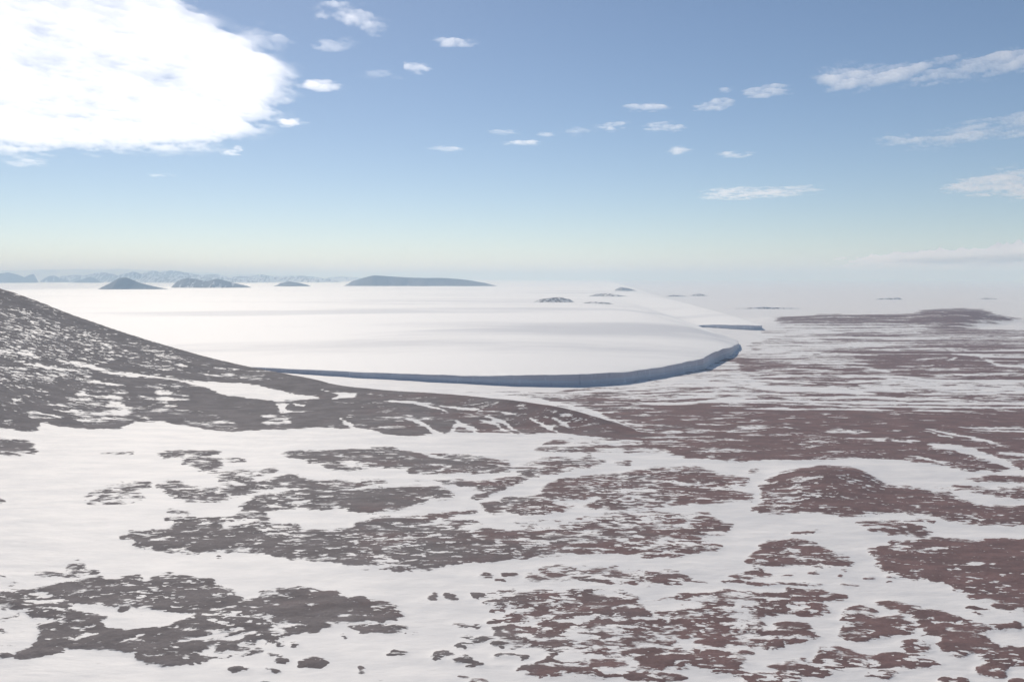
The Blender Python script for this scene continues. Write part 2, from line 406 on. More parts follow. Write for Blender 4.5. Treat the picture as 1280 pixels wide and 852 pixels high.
    (0.08, 2, [560,1502,592.9,1492.6,627.9,1489.5,662.6,1486.5,694.9,1483.0,726.9,1479.6,758.8,1476.2,790.6,1472.8,826.6,1473.3,862.7,1473.8,898.7,1474.3,934.8,1474.8,970.9,1475.3,1007.1,1475.8,1043.2,1476.3,1079.4,1476.8,1120.5,1483.8,1125.8,1490.9,1094.1,1497.1,1057.4,1496.5,1020.7,1496.0,984.1,1495.5,947.5,1495.0,910.9,1494.5,874.4,1494.0,837.8,1493.4,801.4,1492.9,769.2,1496.4,736.9,1499.9,704,1503,672,1507,637,1510,601,1513,563,1510]),
    (0.10, 2, [564,2072,612,2077,665,2095,706,2077,752,2072,757,2085,720,2117,678,2135,624,2117,567,2085]),
    (0.10, 2, [922,1955,978,1960,1040,1976,1083,1973,1126,1970,1169,1967,1212,1963,1254,1960,1296,1957,1339,1954,1381,1951,1423,1948,1472,1955,1481,1966,1446,1979,1403,1983,1361,1986,1318,1989,1275,1993,1231,1996,1188,1999,1145,2002,1101,2006,1057,2009,994,1993,928,1966]),
    (0.10, 2, [1075,2637,1151,2648,1236,2677,1307,2648,1376,2619,1436,2622,1497,2625,1559,2627,1620,2630,1681,2633,1743,2636,1804,2639,1866,2642,1928,2645,2004,2666,2020,2687,1971,2704,1907,2701,1844,2698,1781,2695,1718,2692,1656,2689,1593,2686,1530,2683,1468,2680,1406,2677,1336,2707,1264,2737,1176,2707,1083,2658]),
    (0.10, 2, [901,3112,980,3126,1070,3166,1161,3208,1237,3180,1312,3153,1386,3126,1474,3153,1563,3180,1654,3208,1723,3196,1791,3183,1859,3170,1926,3158,1992,3146,2058,3134,2124,3122,2189,3110,2253,3098,2337,3112,2358,3140,2312,3179,2246,3191,2180,3204,2113,3217,2045,3230,1977,3243,1908,3256,1839,3269,1769,3282,1699,3295,1605,3266,1513,3237,1422,3208,1347,3237,1270,3266,1192,3295,1098,3251,1006,3208,909,3140]),
    (0.10, 2, [1145,3517,1224,3501,1315,3518,1407,3535,1497,3485,1599,3467,1615,3502,1541,3587,1449,3641,1354,3623,1260,3605,1157,3553]),
    (0.94, 4, [139.5,1460.2,165.9,1478.2,192.9,1496.7,221,1516,241,1516,262,1516,283,1516,303,1516,321,1506,338.4,1496.7,355.7,1487.4,372.7,1478.2,389.6,1469.2,406.2,1460.2,422.7,1451.4,441.1,1450.4,459.5,1449.4,477.8,1448.4,496.2,1447.5,514.5,1446.5,532.8,1445.5,551.1,1444.6,569.3,1443.6,587.5,1442.6,605.7,1441.7,623.9,1440.7,642.1,1439.7,660.2,1438.8,678.3,1437.8,696.4,1436.9,714.4,1435.9,732.5,1435.0,750.5,1434.0,768.5,1433.0,786.4,1432.1,804.4,1431.1,822.3,1430.2,840.2,1429.3,858.0,1428.3,875.9,1427.4,893.7,1426.4,911.5,1425.5,929.3,1424.5,947.0,1423.6,964.7,1422.7,982.4,1421.7,1000.1,1420.8,1017.8,1419.8,1035.4,1418.9,1053.0,1418.0,1070.6,1417.0,979.0,1294.4,901.8,1191.2,836.0,1103.0,779.0,1026.8,764.2,1025.5,749.3,1024.3,734.5,1023.0,719.8,1021.8,705.0,1020.5,690.3,1019.2,675.7,1018.0,661.1,1016.8,646.5,1015.5,631.9,1014.3,617.4,1013.0,602.9,1011.8,588.5,1010.6,574.0,1009.3,544.6,992.5,532.1,994.6,519.5,996.6,513.3,1011.5,506.8,1026.8,496.1,1037.3,485.2,1047.9,474.0,1058.8,456.7,1063.5,439.2,1068.3,422.3,1066.7,405.5,1065.1,388.7,1063.5,367.6,1058.8,346.8,1054.1,328.2,1056.5,309.6,1058.8,288.3,1051.8,267.4,1044.9,255.2,1054.1,242.9,1063.5,226.9,1068.3,210.8,1073.1,198.7,1087.9,187.2,1108.1,175.2,1129.1,163.2,1153.7,150.6,1179.4,136.5,1197.1,121.9,1215.4,140.2,1230.0,158.7,1243.9,148.9,1273.2,147.3,1387.0]),
    (0.80, 4, [274.1,1434.0,402.2,1425.5,369.5,1247.2,273.1,1150.9,235.6,1173.6]),
    (0.88, 4, [377.5,1294.4,483.6,1294.4,492.5,1173.6,342.6,1173.6]),
    (0.72, 4, [181.8,1330.4,198.9,1323.1,215.8,1315.8,232.5,1308.6,249.0,1301.5,237.5,1156.5,216.4,1142.7,195.8,1129.1,183.6,1149.5,170.9,1170.7,157.7,1192.7,144.1,1215.2]),
    (0.38, 4, [54.6,1197.1,70.0,1199.5,85.5,1202.0,101.1,1204.4,116.7,1206.8,132.3,1209.3,153.3,1200.1,173.9,1191.2,183.3,1154.6,192.3,1120.3,200.7,1087.9,187.4,1091.2,173.9,1094.5,160.4,1097.9,145.4,1097.9,130.3,1097.9,115.3,1097.9,100.3,1097.9,84.2,1097.9,68.2,1097.9,52.1,1097.9,36.1,1097.9,20.1,1097.9,36.6,1145.4]),
    (0.03, 2, [542.2,1142.9,560.4,1107.4,572.1,1063.4,576.0,1027.1,579.8,999.4,587.4,1010.8,598.8,1063.2,595.5,1103.2,584.1,1151.6,550.2,1159.1]),
    (0.05, 2, [599.6,1094.4,619.3,1084.0,642.4,1080.2,665.3,1076.4,688.0,1072.6,710.6,1068.9,733.0,1065.1,755.3,1061.4,777.4,1057.8,804.0,1060.2,809.0,1066.9,791.4,1076.9,768.9,1080.7,746.3,1084.5,723.5,1088.4,700.6,1092.3,677.5,1096.2,654.2,1100.1,630.7,1104.1,603.5,1101.4]),
    (0.05, 2, [596.5,1271.0,611.9,1220.5,633.2,1166.9,639.8,1127.0,642.4,1131.3,641.0,1180.4,619.8,1235.4,599.3,1276.6]),
    (0.08, 2, [590.1,1245.0,596.5,1189.2,598.7,1193.2,592.4,1249.3]),
    (0.08, 2, [628.0,1295.5,667.5,1273.8,696.8,1273.1,726.0,1272.4,755.1,1271.7,784.3,1271.0,813.4,1270.4,842.5,1269.7,871.5,1269.0,900.6,1268.3,929.5,1267.7,961.8,1271.4,965.3,1276.1,939.4,1281.3,910.1,1281.9,880.8,1282.6,851.4,1283.3,822.0,1284.0,792.6,1284.7,763.2,1285.4,733.7,1286.1,704.2,1286.8,674.7,1287.5,630.4,1300.4]),
    (0.08, 2, [659.5,1258.2,685.6,1252.4,713.6,1250.4,741.5,1248.5,769.3,1246.5,797.1,1244.6,824.7,1242.6,852.3,1240.7,879.8,1238.8,907.2,1236.8,937.3,1238.7,940.4,1242.7,915.7,1248.5,888.0,1250.4,860.3,1252.4,832.4,1254.4,804.5,1256.3,776.5,1258.3,748.5,1260.3,720.3,1262.3,692.0,1264.3,661.7,1262.4]),
    (0.08, 2, [456.8,1201.1,486.5,1185.3,512.6,1170.7,539.9,1160.2,541.8,1164.1,517.8,1182.3,491.4,1197.1,458.4,1205.3]),
    (0.08, 2, [403.3,1188.7,430.6,1165.5,432.5,1170.2,405.1,1193.6]),
    (0.08, 2, [488.0,1079.5,500.6,1054.3,512.1,1028.2,515.4,1034.3,510.1,1072.9,491.2,1086.3]),
    (0.10, 2, [398.0,1284.6,417.1,1264.2,419.0,1269.8,399.9,1290.4]),
    (0.92, 7, [487.7,960.3,524.7,972.1,744.2,980.2,706.9,930.2,517.0,941.3]),
    (0.85, 7, [440.3,919.3,483.6,926.5,497.5,905.3,668.2,878.4,644.6,846.9,497.1,871.9,475.6,895.0]),
    (0.90, 7, [509.3,919.3,701.4,922.9,693.5,912.3,511.9,908.8]),
    (0.78, 4, [23,1674,46,1670,68,1666,91,1662,113,1654,135,1645,156,1637,178,1629,202,1586,225,1545,234.6,1464.7,243.4,1392.3,197.6,1260.3,179.8,1315.8,165.6,1372.4,150.1,1434.0,129.9,1464.7,108.9,1496.7,90,1525,71,1555,48,1612]),
    (0.55, 4, [-100,1686,-75,1689,-50,1692,-25,1695,0,1698,23,1695,46,1692,69,1689,92,1686,118,1674,143,1662,168,1651,149,1565,130,1572,110,1579,90,1586,70,1593,50,1600,29,1607,9,1619,-12,1632,-34,1645,-55,1659,-77,1672]),
    (0.97, 5, [-2006,2350,-1463,2302,-1315,2263,-1194,2228,-1075,2192,-957,2152,-830,2077,-711,2006,-590,1911,-499,1833,-377,1730,-320,1680,-238,1637,-114,1565,0.0,1482.5,77.0,1412.6,144.7,1328.0,185.3,1252.1,185.2,1231.0,153.6,1203.2,132.0,1206.2,110.3,1209.3,89.3,1224.8,67.9,1240.7,48.8,1236.4,30.0,1232.1,11.2,1227.9,-5.6,1237.5,-22.7,1247.2,-41.6,1245.0,-60.4,1242.8,-79.2,1240.7,-95.7,1234.3,-112.0,1227.9,-128.1,1221.6,-144.1,1215.4,-162.4,1227.9,-180.8,1239.2,-199.9,1253.4,-219.6,1268.4,-240.0,1274.2,-260.5,1280.0,-281.1,1285.4,-297.6,1280.6,-313.4,1273.8,-329.1,1267.0,-348.4,1263.6,-367.6,1260.3,-383.9,1257.0,-400.0,1253.7,-419.3,1260.3,-438.8,1267.0,-479.5,1299.4,-504.7,1311.2,-529.7,1321.7,-547.8,1314.6,-565.5,1306.9,-565.9,1267.0,-585.9,1260.3,-604.7,1263.7,-622.6,1265.2,-649.7,1262.0,-682.6,1270.1,-663.1,1228.8,-673.1,1210.5,-691.3,1213.5,-872.4,1182.0,-887.0,1179.9,-901.5,1177.8,-916.0,1175.7,-930.8,1174.1]),
    (0.87, 4, [-297,1520,-275,1515,-254,1510,-232,1505,-211.2,1499.0,-190.0,1493.0,-168.9,1486.8,-148.0,1480.6,-127.3,1474.3,-106.6,1466.1,-86.6,1452.3,-66.8,1437.1,-47.4,1422.1,-28.4,1407.5,-9.9,1393.3,8.4,1379.4,26.2,1365.4,43.7,1351.5,60.9,1338.2,78.0,1318.7,94.8,1302.0,111.3,1286.5,127.3,1270.4,142.8,1253.8,157.8,1236.0,139.6,1235.0,121.7,1235.8,103.8,1238.0,86.0,1240.7,67.9,1240.7,52.1,1241.3,36.2,1242.0,20.4,1242.6,4.5,1243.3,-11.3,1243.9,-27.2,1244.6,-43.1,1245.2,-59.1,1245.9,-75.0,1246.5,-90.9,1246.4,-108.2,1249.4,-125.6,1252.8,-143.1,1256.3,-160.7,1259.7,-178.5,1263.7,-196.5,1268.6,-214.8,1274.3,-233.3,1280.3,-253.5,1358.2,-274.6,1437.8]),
    (0.76, 4, [-1174,1605,-1162,1618,-1150,1631,-1138,1644,-1126,1659,-1114,1674,-1102,1690,-1090,1706,-1078,1724,-1066,1741,-1054,1760,-1042,1779,-1030,1799,-1018,1820,-984,1816,-951,1814,-922,1809,-893,1802,-854,1735,-816,1669,-824,1625,-831,1581,-845,1569,-859,1558,-873,1546,-887,1535,-902,1527,-917,1519,-932,1512,-947,1505,-963.1,1498.6,-978.8,1493.0,-994.7,1487.7,-1010.5,1482.6,-1026.4,1477.7,-1042.3,1473.1,-1058.2,1468.6,-1074.1,1464.3,-1107,1510,-1140,1557]),
    (0.80, 4, [-904,1802,-880,1802,-855,1800,-828,1796,-788,1759,-748,1720,-750,1672,-751,1625,-779,1621,-804,1613,-837,1675,-870,1738]),
    (0.84, 4, [-793,1789,-764,1781,-733,1771,-704,1761,-675,1753,-644,1722,-613,1690,-629,1651,-645,1615,-680,1631,-716,1645,-754,1717]),
    (0.88, 4, [-631,1699,-609,1699,-587,1697,-564,1694,-541,1691,-518,1686,-494,1680,-470,1671,-437,1606,-462,1610,-486,1612,-509,1611,-532,1610,-554,1608,-593,1655]),
    (0.74, 4, [-1061.2,1428.2,-1045.7,1431.8,-1030.1,1435.6,-1014.6,1439.6,-999.0,1443.7,-983.5,1447.9,-968.0,1452.4,-952.5,1457.0,-937.0,1461.9,-921.9,1467.5,-906.9,1473.7,-892.1,1480.4,-877.3,1487.4,-863.2,1495.7,-850,1506,-837,1517,-823,1528,-810,1539,-795,1552,-781,1565,-765,1576,-748,1586,-731,1520,-744,1507,-756.1,1492.5,-767.3,1477.5,-778.1,1462.5,-788.5,1447.3,-796.5,1428.6,-804.6,1410.9,-813.4,1395.0,-822.9,1381.1,-832.8,1368.3,-842.6,1356.0,-852.8,1344.7,-863.4,1334.5,-874.2,1325.1,-885.1,1316.0,-895.9,1307.3,-906.7,1298.8,-917.5,1290.6,-928.3,1282.7,-939.1,1275.0,-978.7,1324.9,-1019.4,1375.9]),
    (0.66, 4, [-746.9,1490.2,-734,1507,-720,1522,-705,1536,-689,1549,-654.4,1492.9,-620.4,1436.5,-591.2,1371.8,-562.2,1307.5,-575.8,1299.1,-589.1,1290.5,-602.1,1281.8,-614.7,1272.6,-640.6,1296.3,-665.9,1317.8,-675.7,1294.2,-684.6,1270.2,-692.3,1245.7,-727.5,1332.9,-717.4,1348.1,-706.6,1362.8,-695.2,1377.2]),
    (0.97, 4, [-953.6,1295.4,-938.4,1298.4,-923.2,1301.4,-907.9,1304.6,-892.6,1307.8,-877.3,1311.2,-862.0,1314.7,-846.8,1318.4,-831.9,1322.8,-817.5,1328.2,-803.3,1334.3,-789.2,1340.7,-775.9,1348.8,-763.4,1358.9,-721.4,1299.4,-668.8,1239.6,-680.3,1230.8,-691.6,1221.9,-703.5,1214.5,-716.2,1208.8,-729.5,1204.4,-742.9,1200.2,-756.6,1196.8,-770.8,1194.2,-785.4,1192.4,-800.0,1190.6,-814.5,1188.8,-829.0,1187.1,-843.5,1185.3,-858.0,1183.6,-872.4,1182.0,-912.4,1237.8]),
    (0.94, 4, [-804.3,1428.8,-795.0,1444.9,-785.2,1461.0,-775.0,1477.0,-764.3,1492.9,-753,1509,-714.9,1446.2,-722.3,1420.9,-729.2,1395.8,-735.4,1370.9,-752.4,1368.0,-769.1,1364.6]),
    (0.70, 4, [-656,1530,-632,1533,-608,1537,-585,1540,-529.5,1456.0,-538.9,1393.5,-545.3,1353.6,-550.7,1314.1,-582.5,1347.0,-618.7,1437.0]),
    (0.35, 4, [-606,1502,-588,1512,-554.4,1441.2,-572.0,1422.9]),
    (0.35, 4, [-670.1,1460.0,-645.1,1454.3,-603.3,1381.2,-574.5,1319.7,-590.2,1311.6,-633.7,1382.0]),
    (0.18, 4, [-711.8,1437.1,-715.1,1479.8,-678.9,1414.1,-683.0,1390.8]),
    (0.62, 4, [-562.4,1404.8,-537.8,1401.9,-513.1,1398.1,-488.4,1393.9,-459.3,1363.6,-430.8,1332.2,-402.6,1299.5,-400.0,1253.7,-426.9,1271.5,-454.5,1289.8,-481.3,1304.3,-521.7,1356.2]),
    (0.08, 2, [-1084.2,1478.4,-1051.3,1485.2,-1021.2,1496.7,-991,1509,-961,1523,-932,1540,-904,1558,-877,1582,-844,1589,-846,1595,-885,1597,-912,1573,-941,1554,-970,1537,-999,1522,-1029,1509,-1059.6,1497.4,-1087.1,1482.6]),
    (0.06, 2, [-857,1530,-822,1529,-773,1548,-776,1556,-831,1550,-861,1537]),
    (0.12, 2, [-819,1590,-774,1593,-714,1573,-658,1574,-594,1577,-597,1586,-667,1599,-724,1598,-784,1617,-822,1598]),
    (0.03, 2, [-623,1578,-598,1578,-573,1578,-552,1581,-532,1583,-511,1584,-485,1581,-458,1576,-413,1543,-371,1513,-348.5,1497.6,-326.2,1482.6,-348.2,1473.2,-370.7,1469.0,-392.8,1464.2,-419.1,1475.1,-445.5,1484.9,-467.6,1490.9,-489.4,1495.8,-527,1533,-558,1551,-590,1566]),
    (0.05, 4, [-388.4,1447.8,-367.2,1441.8,-353.8,1393.2,-370.1,1383.0]),
    (0.50, 4, [-389.9,1372.7,-365.9,1367.0,-342.0,1361.1,-326.0,1287.0,-344.9,1287.4,-363.7,1287.5]),
    (0.06, 1, [-361.9,1446.9,-338.0,1440.4,-336.9,1424.4,-356.6,1430.6]),
    (0.06, 2, [-342,1549,-311,1520,-289,1514,-267,1508,-263.9,1473.6,-284.4,1471.9,-304.8,1470.4,-293.9,1497.2,-318,1523]),
    (0.05, 2, [-203.6,1444.2,-162.2,1424.0,-127.6,1395.9,-100.0,1369.7,-100.0,1376.5,-128.2,1416.5,-164.0,1445.8,-204.6,1452.1]),
    (0.06, 2, [-142.8,1426.0,-101.9,1397.7,-59.6,1375.8,-18.6,1358.8,-18.5,1361.8,-59.8,1386.4,-102.4,1409.9,-143.1,1430.5]),
    (0.04, 2, [-159.4,1323.4,-130.0,1285.3,-107.5,1227.0,-88.6,1210.4,-88.8,1220.5,-107.2,1251.5,-129.9,1307.9,-159.8,1331.9]),
    (0.06, 2, [-263.5,1336.9,-242.1,1293.3,-223.0,1244.0,-222.7,1250.3,-241.8,1310.4,-263.8,1343.8]),
    (0.10, 2, [-180.0,1362.6,-151.5,1341.0,-151.8,1345.7,-180.4,1367.4]),
    (0.05, 2, [-86.1,1224.3,-79.3,1293.4,-58.8,1255.8,-45.4,1228.6,-44.6,1240.0,-56.9,1283.6,-82.7,1322.0,-88.6,1231.6]),
    (0.05, 2, [-50.9,1324.0,-24.5,1294.8,1.8,1224.1,2.6,1231.7,-22.9,1310.4,-50.6,1330.0]),
    (0.05, 2, [-41.7,1341.2,-10.6,1308.5,12.9,1224.5,14.0,1231.4,-8.6,1321.9,-41.5,1346.8]),
    (0.05, 2, [21.4,1325.8,47.8,1278.9,74.7,1211.2,76.0,1219.6,50.5,1290.5,22.2,1329.8]),
    (0.06, 2, [41.9,1322.3,69.5,1287.3,88.6,1251.7,89.6,1255.1,71.6,1296.0,42.4,1325.5]),
    (0.08, 2, [-50.2,1377.5,-0.2,1345.3,18.0,1328.4,18.3,1330.4,0.2,1351.6,-50.2,1380.5]),
    (0.30, 2, [35,1552,81.5,1497.7,128.8,1418.2,157.7,1314.4,183.3,1234.2,184.0,1237.3,161.1,1336.5,130.7,1432.8,83,1514,35,1558]),
    (0.08, 2, [-60,1657,-22,1619,14,1592,70,1540,71,1550,15,1622,-22,1650,-61,1668]),
    (0.10, 2, [149.9,1373.1,188.2,1291.6,189.3,1297.3,150.9,1379.5]),
    (0.92, 4, [-839.0,1135.5,-825.4,1137.5,-811.6,1139.6,-797.9,1141.7,-784.1,1143.8,-770.3,1145.9,-756.4,1148.1,-742.5,1150.3,-729.0,1153.2,-716.0,1157.0,-703.4,1161.6,-690.7,1166.4,-678.7,1172.5,-667.4,1180.2,-642.4,1173.6,-594.5,1097.9,-606.1,1087.9,-620.1,1087.5,-634.1,1087.1,-648.0,1086.8,-662.0,1086.4,-676.0,1086.1,-689.9,1085.7,-703.8,1085.4,-717.8,1085.0,-731.7,1084.7,-745.6,1084.3,-759.5,1084.0,-773.4,1083.6,-787.3,1083.3,-801.2,1082.9]),
    (0.90, 7, [-647.3,871.9,-504.8,868.7,-495.7,849.9,-631.3,849.9]),
    (0.30, 7, [-521.4,1097.9,-485.1,1118.5,-469.0,1087.9,-512.0,1078.0]),
    (0.80, 7, [-444.1,1092.9,-434.0,1118.5,-371.0,1113.3,-365.6,1087.9,-371.2,1063.5,-349.8,1063.5,-333.7,1022.4,-344.5,996.6,-355.5,996.6,-369.2,1022.4,-384.6,1031.3,-405.0,1068.3,-426.4,1073.1]),
    (0.72, 7, [-346.9,1063.5,-319.7,1063.5,-318.5,1040.3,-339.0,1044.9]),
    (0.52, 7, [-344.9,992.5,-295.3,1009.3,-275.7,941.3,-309.0,937.5]),
    (0.45, 7, [-428.4,871.9,-434.4,915.8,-423.8,945.0,-390.8,948.8,-378.8,919.3,-392.4,901.8,-358.3,868.7,-379.2,843.9,-406.3,843.9]),
    (0.78, 7, [-374.4,922.9,-377.8,948.8,-361.8,952.6,-343.6,926.5,-317.5,912.3,-298.1,930.2,-276.2,948.8,-257.9,885.0,-279.7,871.9,-289.4,853.0,-323.0,859.2,-346.2,878.4]),
    (0.85, 7, [-403.4,937.5,-386.0,941.3,-381.8,926.5,-397.0,926.5]),
    (0.60, 7, [-325.9,826.1,-302.2,823.3,-294.3,811.9,-315.6,809.1]),
    (0.70, 7, [-327.9,806.4,-307.3,800.9,-315.6,790.1]),
    (0.87, 7, [-298.5,1108.1,-265.5,1118.5,-195.8,1129.1,-155.3,1134.5,-121.4,1108.1,-79.8,1092.9,-39.4,1078.0,1.9,1040.3,0.0,988.3,-53.8,980.2,-88.6,968.2,-120.6,976.1,-119.5,1005.1,-148.3,1013.7,-181.5,992.5,-201.4,1000.8,-226.2,1031.3,-259.3,1058.8]),
    (0.15, 7, [-205.1,1058.8,-186.2,1044.9,-183.7,1009.3,-202.7,1026.8]),
    (0.10, 2, [-189.6,1051.8,-169.3,1015.8,-169.5,1020.2,-189.9,1056.4]),
    (0.05, 2, [-131.2,1121.7,-98.7,1077.2,-61.3,1047.6,-61.4,1051.4,-99.2,1088.7,-131.4,1125.9]),
    (0.05, 2, [-113.7,994.6,-81.4,990.8,-68.6,1016.0,-69.1,1020.0,-82.6,1002.5,-114.2,998.7]),
    (0.50, 7, [-286.9,980.2,-283.9,1018.0,-265.1,1013.7,-268.3,984.2,-279.0,968.2]),
    (0.80, 7, [-271.9,933.8,-260.3,964.2,-241.1,976.1,-226.7,952.6,-199.7,948.8,-172.3,941.3,-147.6,948.8,-132.7,941.3,-147.3,919.3,-172.2,895.0,-159.8,871.9,-169.7,840.9,-180.1,817.6,-205.4,829.0,-225.1,817.6,-245.9,811.9,-263.7,871.9]),
    (0.08, 2, [-264.5,875.0,-243.9,888.4,-221.3,901.7,-223.2,908.9,-250.0,908.7,-266.8,881.8]),
    (0.10, 2, [-213.8,847.8,-194.8,857.1,-195.9,861.4,-214.9,852.1]),
    (0.96, 7, [-170.9,888.3,-149.8,908.8,-101.0,919.3,-66.6,908.8,-54.7,878.4,-59.5,865.5,-87.0,862.4,-87.1,840.9,-106.1,826.1,-119.6,814.7,-137.9,811.9,-160.1,823.3,-170.9,846.9]),
    (0.92, 7, [-123.3,948.8,-86.2,941.3,-60.8,948.8,-34.3,937.5,1.8,960.3,1.7,905.3,-24.3,885.0,-27.7,862.4,-41.0,859.2,-41.9,878.4,-31.0,891.6,-50.1,912.3,-59.4,926.5]),
    (0.88, 7, [-32.4,840.9,-23.6,859.2,1.6,878.4,4.5,811.9,-18.5,806.4]),
    (0.60, 7, [0.0,1022.4,38.9,1063.5,58.6,1068.3,100.4,1078.0,115.1,1049.5,82.7,1005.1,53.8,980.2,8.9,968.2]),
    (0.90, 7, [0.0,956.5,37.1,964.2,19.0,941.3,8.4,919.3,0.0,912.3]),
    (0.87, 7, [-333.9,738.1,-335.0,759.5,-316.6,757.1,-300.7,764.5,-309.2,784.9,-306.9,803.6,-284.8,795.5,-262.8,806.4,-252.8,817.6,-261.9,849.9,-252.3,865.5,-232.4,859.2,-232.6,817.6,-210.6,777.1,-184.4,757.1,-166.5,754.7,-143.1,759.5,-139.2,777.1,-121.3,800.9,-84.8,803.6,-37.9,826.1,-29.9,814.7,-58.4,795.5,-24.6,764.5,1.4,754.7,42.1,764.5,88.5,803.6,128.5,777.1,178.8,811.9,197.1,774.5,183.8,754.7,155.2,740.4,171.5,711.2,161.2,700.6,132.7,686.2,119.4,682.2,82.6,690.3,38.1,690.3,6.3,682.2,-24.7,670.5,-49.0,664.8,-66.1,651.8,-89.9,650.0,-109.1,657.3,-135.5,668.6,-162.5,678.3,-190.1,688.2,-219.3,700.6,-229.0,700.6,-258.2,692.3,-278.1,702.7,-307.1,706.9,-313.2,724.4]),
    (0.40, 7, [-92.8,777.1,-36.6,798.2,-20.9,759.5,-55.5,754.7,-83.8,759.5]),
    (0.55, 7, [0.0,759.5,43.5,790.1,97.5,817.6,187.6,817.6,161.6,764.5,110.6,752.2,40.6,735.7]),
    (0.18, 7, [0.0,784.9,43.8,795.5,81.7,809.1,35.1,764.5,0.0,759.5]),
    (0.20, 7, [-125.7,682.2,-103.1,678.3,-104.4,666.7,-85.5,662.9,-79.1,670.5,-100.0,678.3,-119.2,688.2]),
    (0.62, 7, [-228.4,777.1,-192.7,777.1,-175.9,735.7,-209.7,735.7]),
    (0.20, 7, [-264.1,777.1,-241.0,795.5,-228.4,777.1,-252.9,764.5]),
    (0.65, 7, [0.0,735.7,55.3,752.2,163.4,740.4,169.7,709.1,76.9,696.4,0.0,696.4]),
    (0.15, 7, [152.1,745.1,160.9,728.9,171.7,717.7,182.7,735.7,181.5,759.5]),
    (0.84, 7, [24.9,905.3,52.7,960.3,89.3,976.1,126.6,988.3,147.0,1005.1,214.1,1018.0,233.1,980.2,255.9,964.2,273.9,1005.1,286.7,1005.1,265.4,980.2,249.4,926.5,224.0,922.9,189.1,930.2,217.2,912.3,237.8,895.0,245.7,885.0,232.4,859.2,194.9,849.9,154.2,840.9,121.3,826.1,91.3,829.0,61.3,834.9,37.3,811.9,7.4,800.9,-3.0,817.6,0.0,871.9,32.2,878.4]),
    (0.10, 2, [34.3,849.9,49.0,862.4,79.3,865.5,73.3,840.9,46.0,834.9]),
    (0.30, 7, [107.8,905.3,135.7,926.5,161.0,915.8,147.6,895.0,113.5,885.0]),
    (0.45, 7, [94.5,859.2,136.9,878.4,164.3,853.0,122.5,834.9]),
    (0.08, 2, [135.7,950.7,157.3,939.8,179.1,932.4,199.5,918.0,220.1,907.1,221.0,910.5,202.0,927.9,181.3,942.7,159.3,950.3,136.3,954.5]),
    (0.05, 2, [-0.1,858.0,15.1,834.5,28.7,825.0,28.9,827.3,15.7,841.3,0.1,860.5]),
    (0.02, 2, [-30.8,849.0,1.2,889.2,22.1,923.5,53.0,952.9,75.6,966.4,99.5,980.6,137.1,1027.4,165.2,1061.8,166.7,1074.9,139.8,1062.9,101.0,1013.2,77.1,998.6,53.3,983.9,20.8,952.0,-1.2,914.8,-31.8,857.1]),
    (0.80, 7, [126.0,1044.9,144.5,1054.1,141.4,1031.3,122.5,1031.3]),
    (0.90, 4, [53.5,1173.6,71.4,1185.2,71.4,1150.9,54.6,1150.9]),
    (0.96, 7, [225.9,829.0,246.4,852.9,249.6,878.4,270.3,937.2,299.2,976.6,340.4,1006.3,375.3,1026.5,395.9,1006.9,394.4,957.9,397.1,932.8,426.0,912.1,442.8,895.0,447.4,856.1,458.9,840.9,631.3,829.0,590.6,774.5,426.9,774.5,407.3,784.9,388.4,798.2,378.8,809.1,366.3,814.7,340.1,814.5,325.7,806.4,302.5,803.6,284.8,816.8,269.1,814.5,245.9,811.9,234.7,811.9]),
    (0.82, 7, [270.3,937.2,300.6,938.4,302.0,891.0,319.5,829.3,269.9,817.1,236.6,832.0]),
    (0.08, 2, [290.2,932.1,306.2,928.9,328.7,928.1,329.7,931.2,309.1,938.6,291.2,935.9]),
    (0.05, 2, [394.9,927.9,406.7,906.6,427.2,900.4,428.6,903.3,410.7,914.8,396.3,930.8]),
    (0.10, 2, [387.5,848.7,388.9,837.8,403.2,852.0,404.0,854.0,391.5,843.8,388.6,850.7]),
    (0.05, 2, [412.4,805.2,421.8,792.3,432.6,778.6,433.9,780.7,425.5,798.6,413.6,807.5]),
    (0.80, 7, [307.5,782.3,326.5,790.1,352.1,782.3,360.6,769.5,364.2,747.5,347.2,740.4,326.4,747.5,312.1,754.7]),
    (0.90, 7, [365.2,795.5,384.6,790.1,377.9,782.3,359.2,782.3]),
    (0.80, 2, [239.3,754.7,266.6,759.5,261.4,752.2,240.5,747.5]),
    (0.97, 7, [287.1,709.1,295.2,704.8,314.1,726.6,365.4,735.7,398.0,733.4,570.3,747.5,431.8,562.0,331.6,568.9,320.5,587.6,315.1,598.2,313.5,617.3,303.9,627.2,293.3,635.8,283.2,653.6,275.7,664.8,285.7,686.2]),
    (0.80, 7, [302.0,713.4,363.2,717.7,359.1,696.4,299.6,692.3]),
    (0.05, 2, [304.7,712.2,331.2,705.6,357.0,707.9,358.2,710.3,334.4,712.5,305.8,714.6]),
    (0.05, 2, [324.6,654.3,339.0,654.3,340.2,656.6,325.7,656.6]),
    (0.05, 2, [300.5,649.0,309.1,650.8,310.0,652.8,301.3,651.0]),
    (0.05, 2, [348.2,667.6,367.1,663.8,368.2,665.7,349.3,669.6]),
    (0.78, 7, [177.6,676.3,192.4,696.4,211.8,731.2,236.8,735.7,251.0,717.7,263.9,682.2,264.4,670.5,249.8,661.0,232.8,664.8,212.6,668.6,189.9,664.8]),
    (0.55, 7, [155.8,644.6,174.8,653.6,185.8,661.0,189.7,642.8,218.8,650.0,202.4,635.8,170.1,635.8]),
    (0.80, 2, [152.1,634.1,185.3,627.2,225.2,625.6,220.6,620.6,183.3,620.6,153.4,627.2]),
    (0.85, 3, [247.7,618.9,246.4,617.1,243.6,616.4,240.9,616.0,238.1,617.2,238.2,619.9,237.6,621.5,239.3,622.7,239.4,623.9,241.2,625.1,243.8,624.0,243.8,621.2,246.8,620.7]),
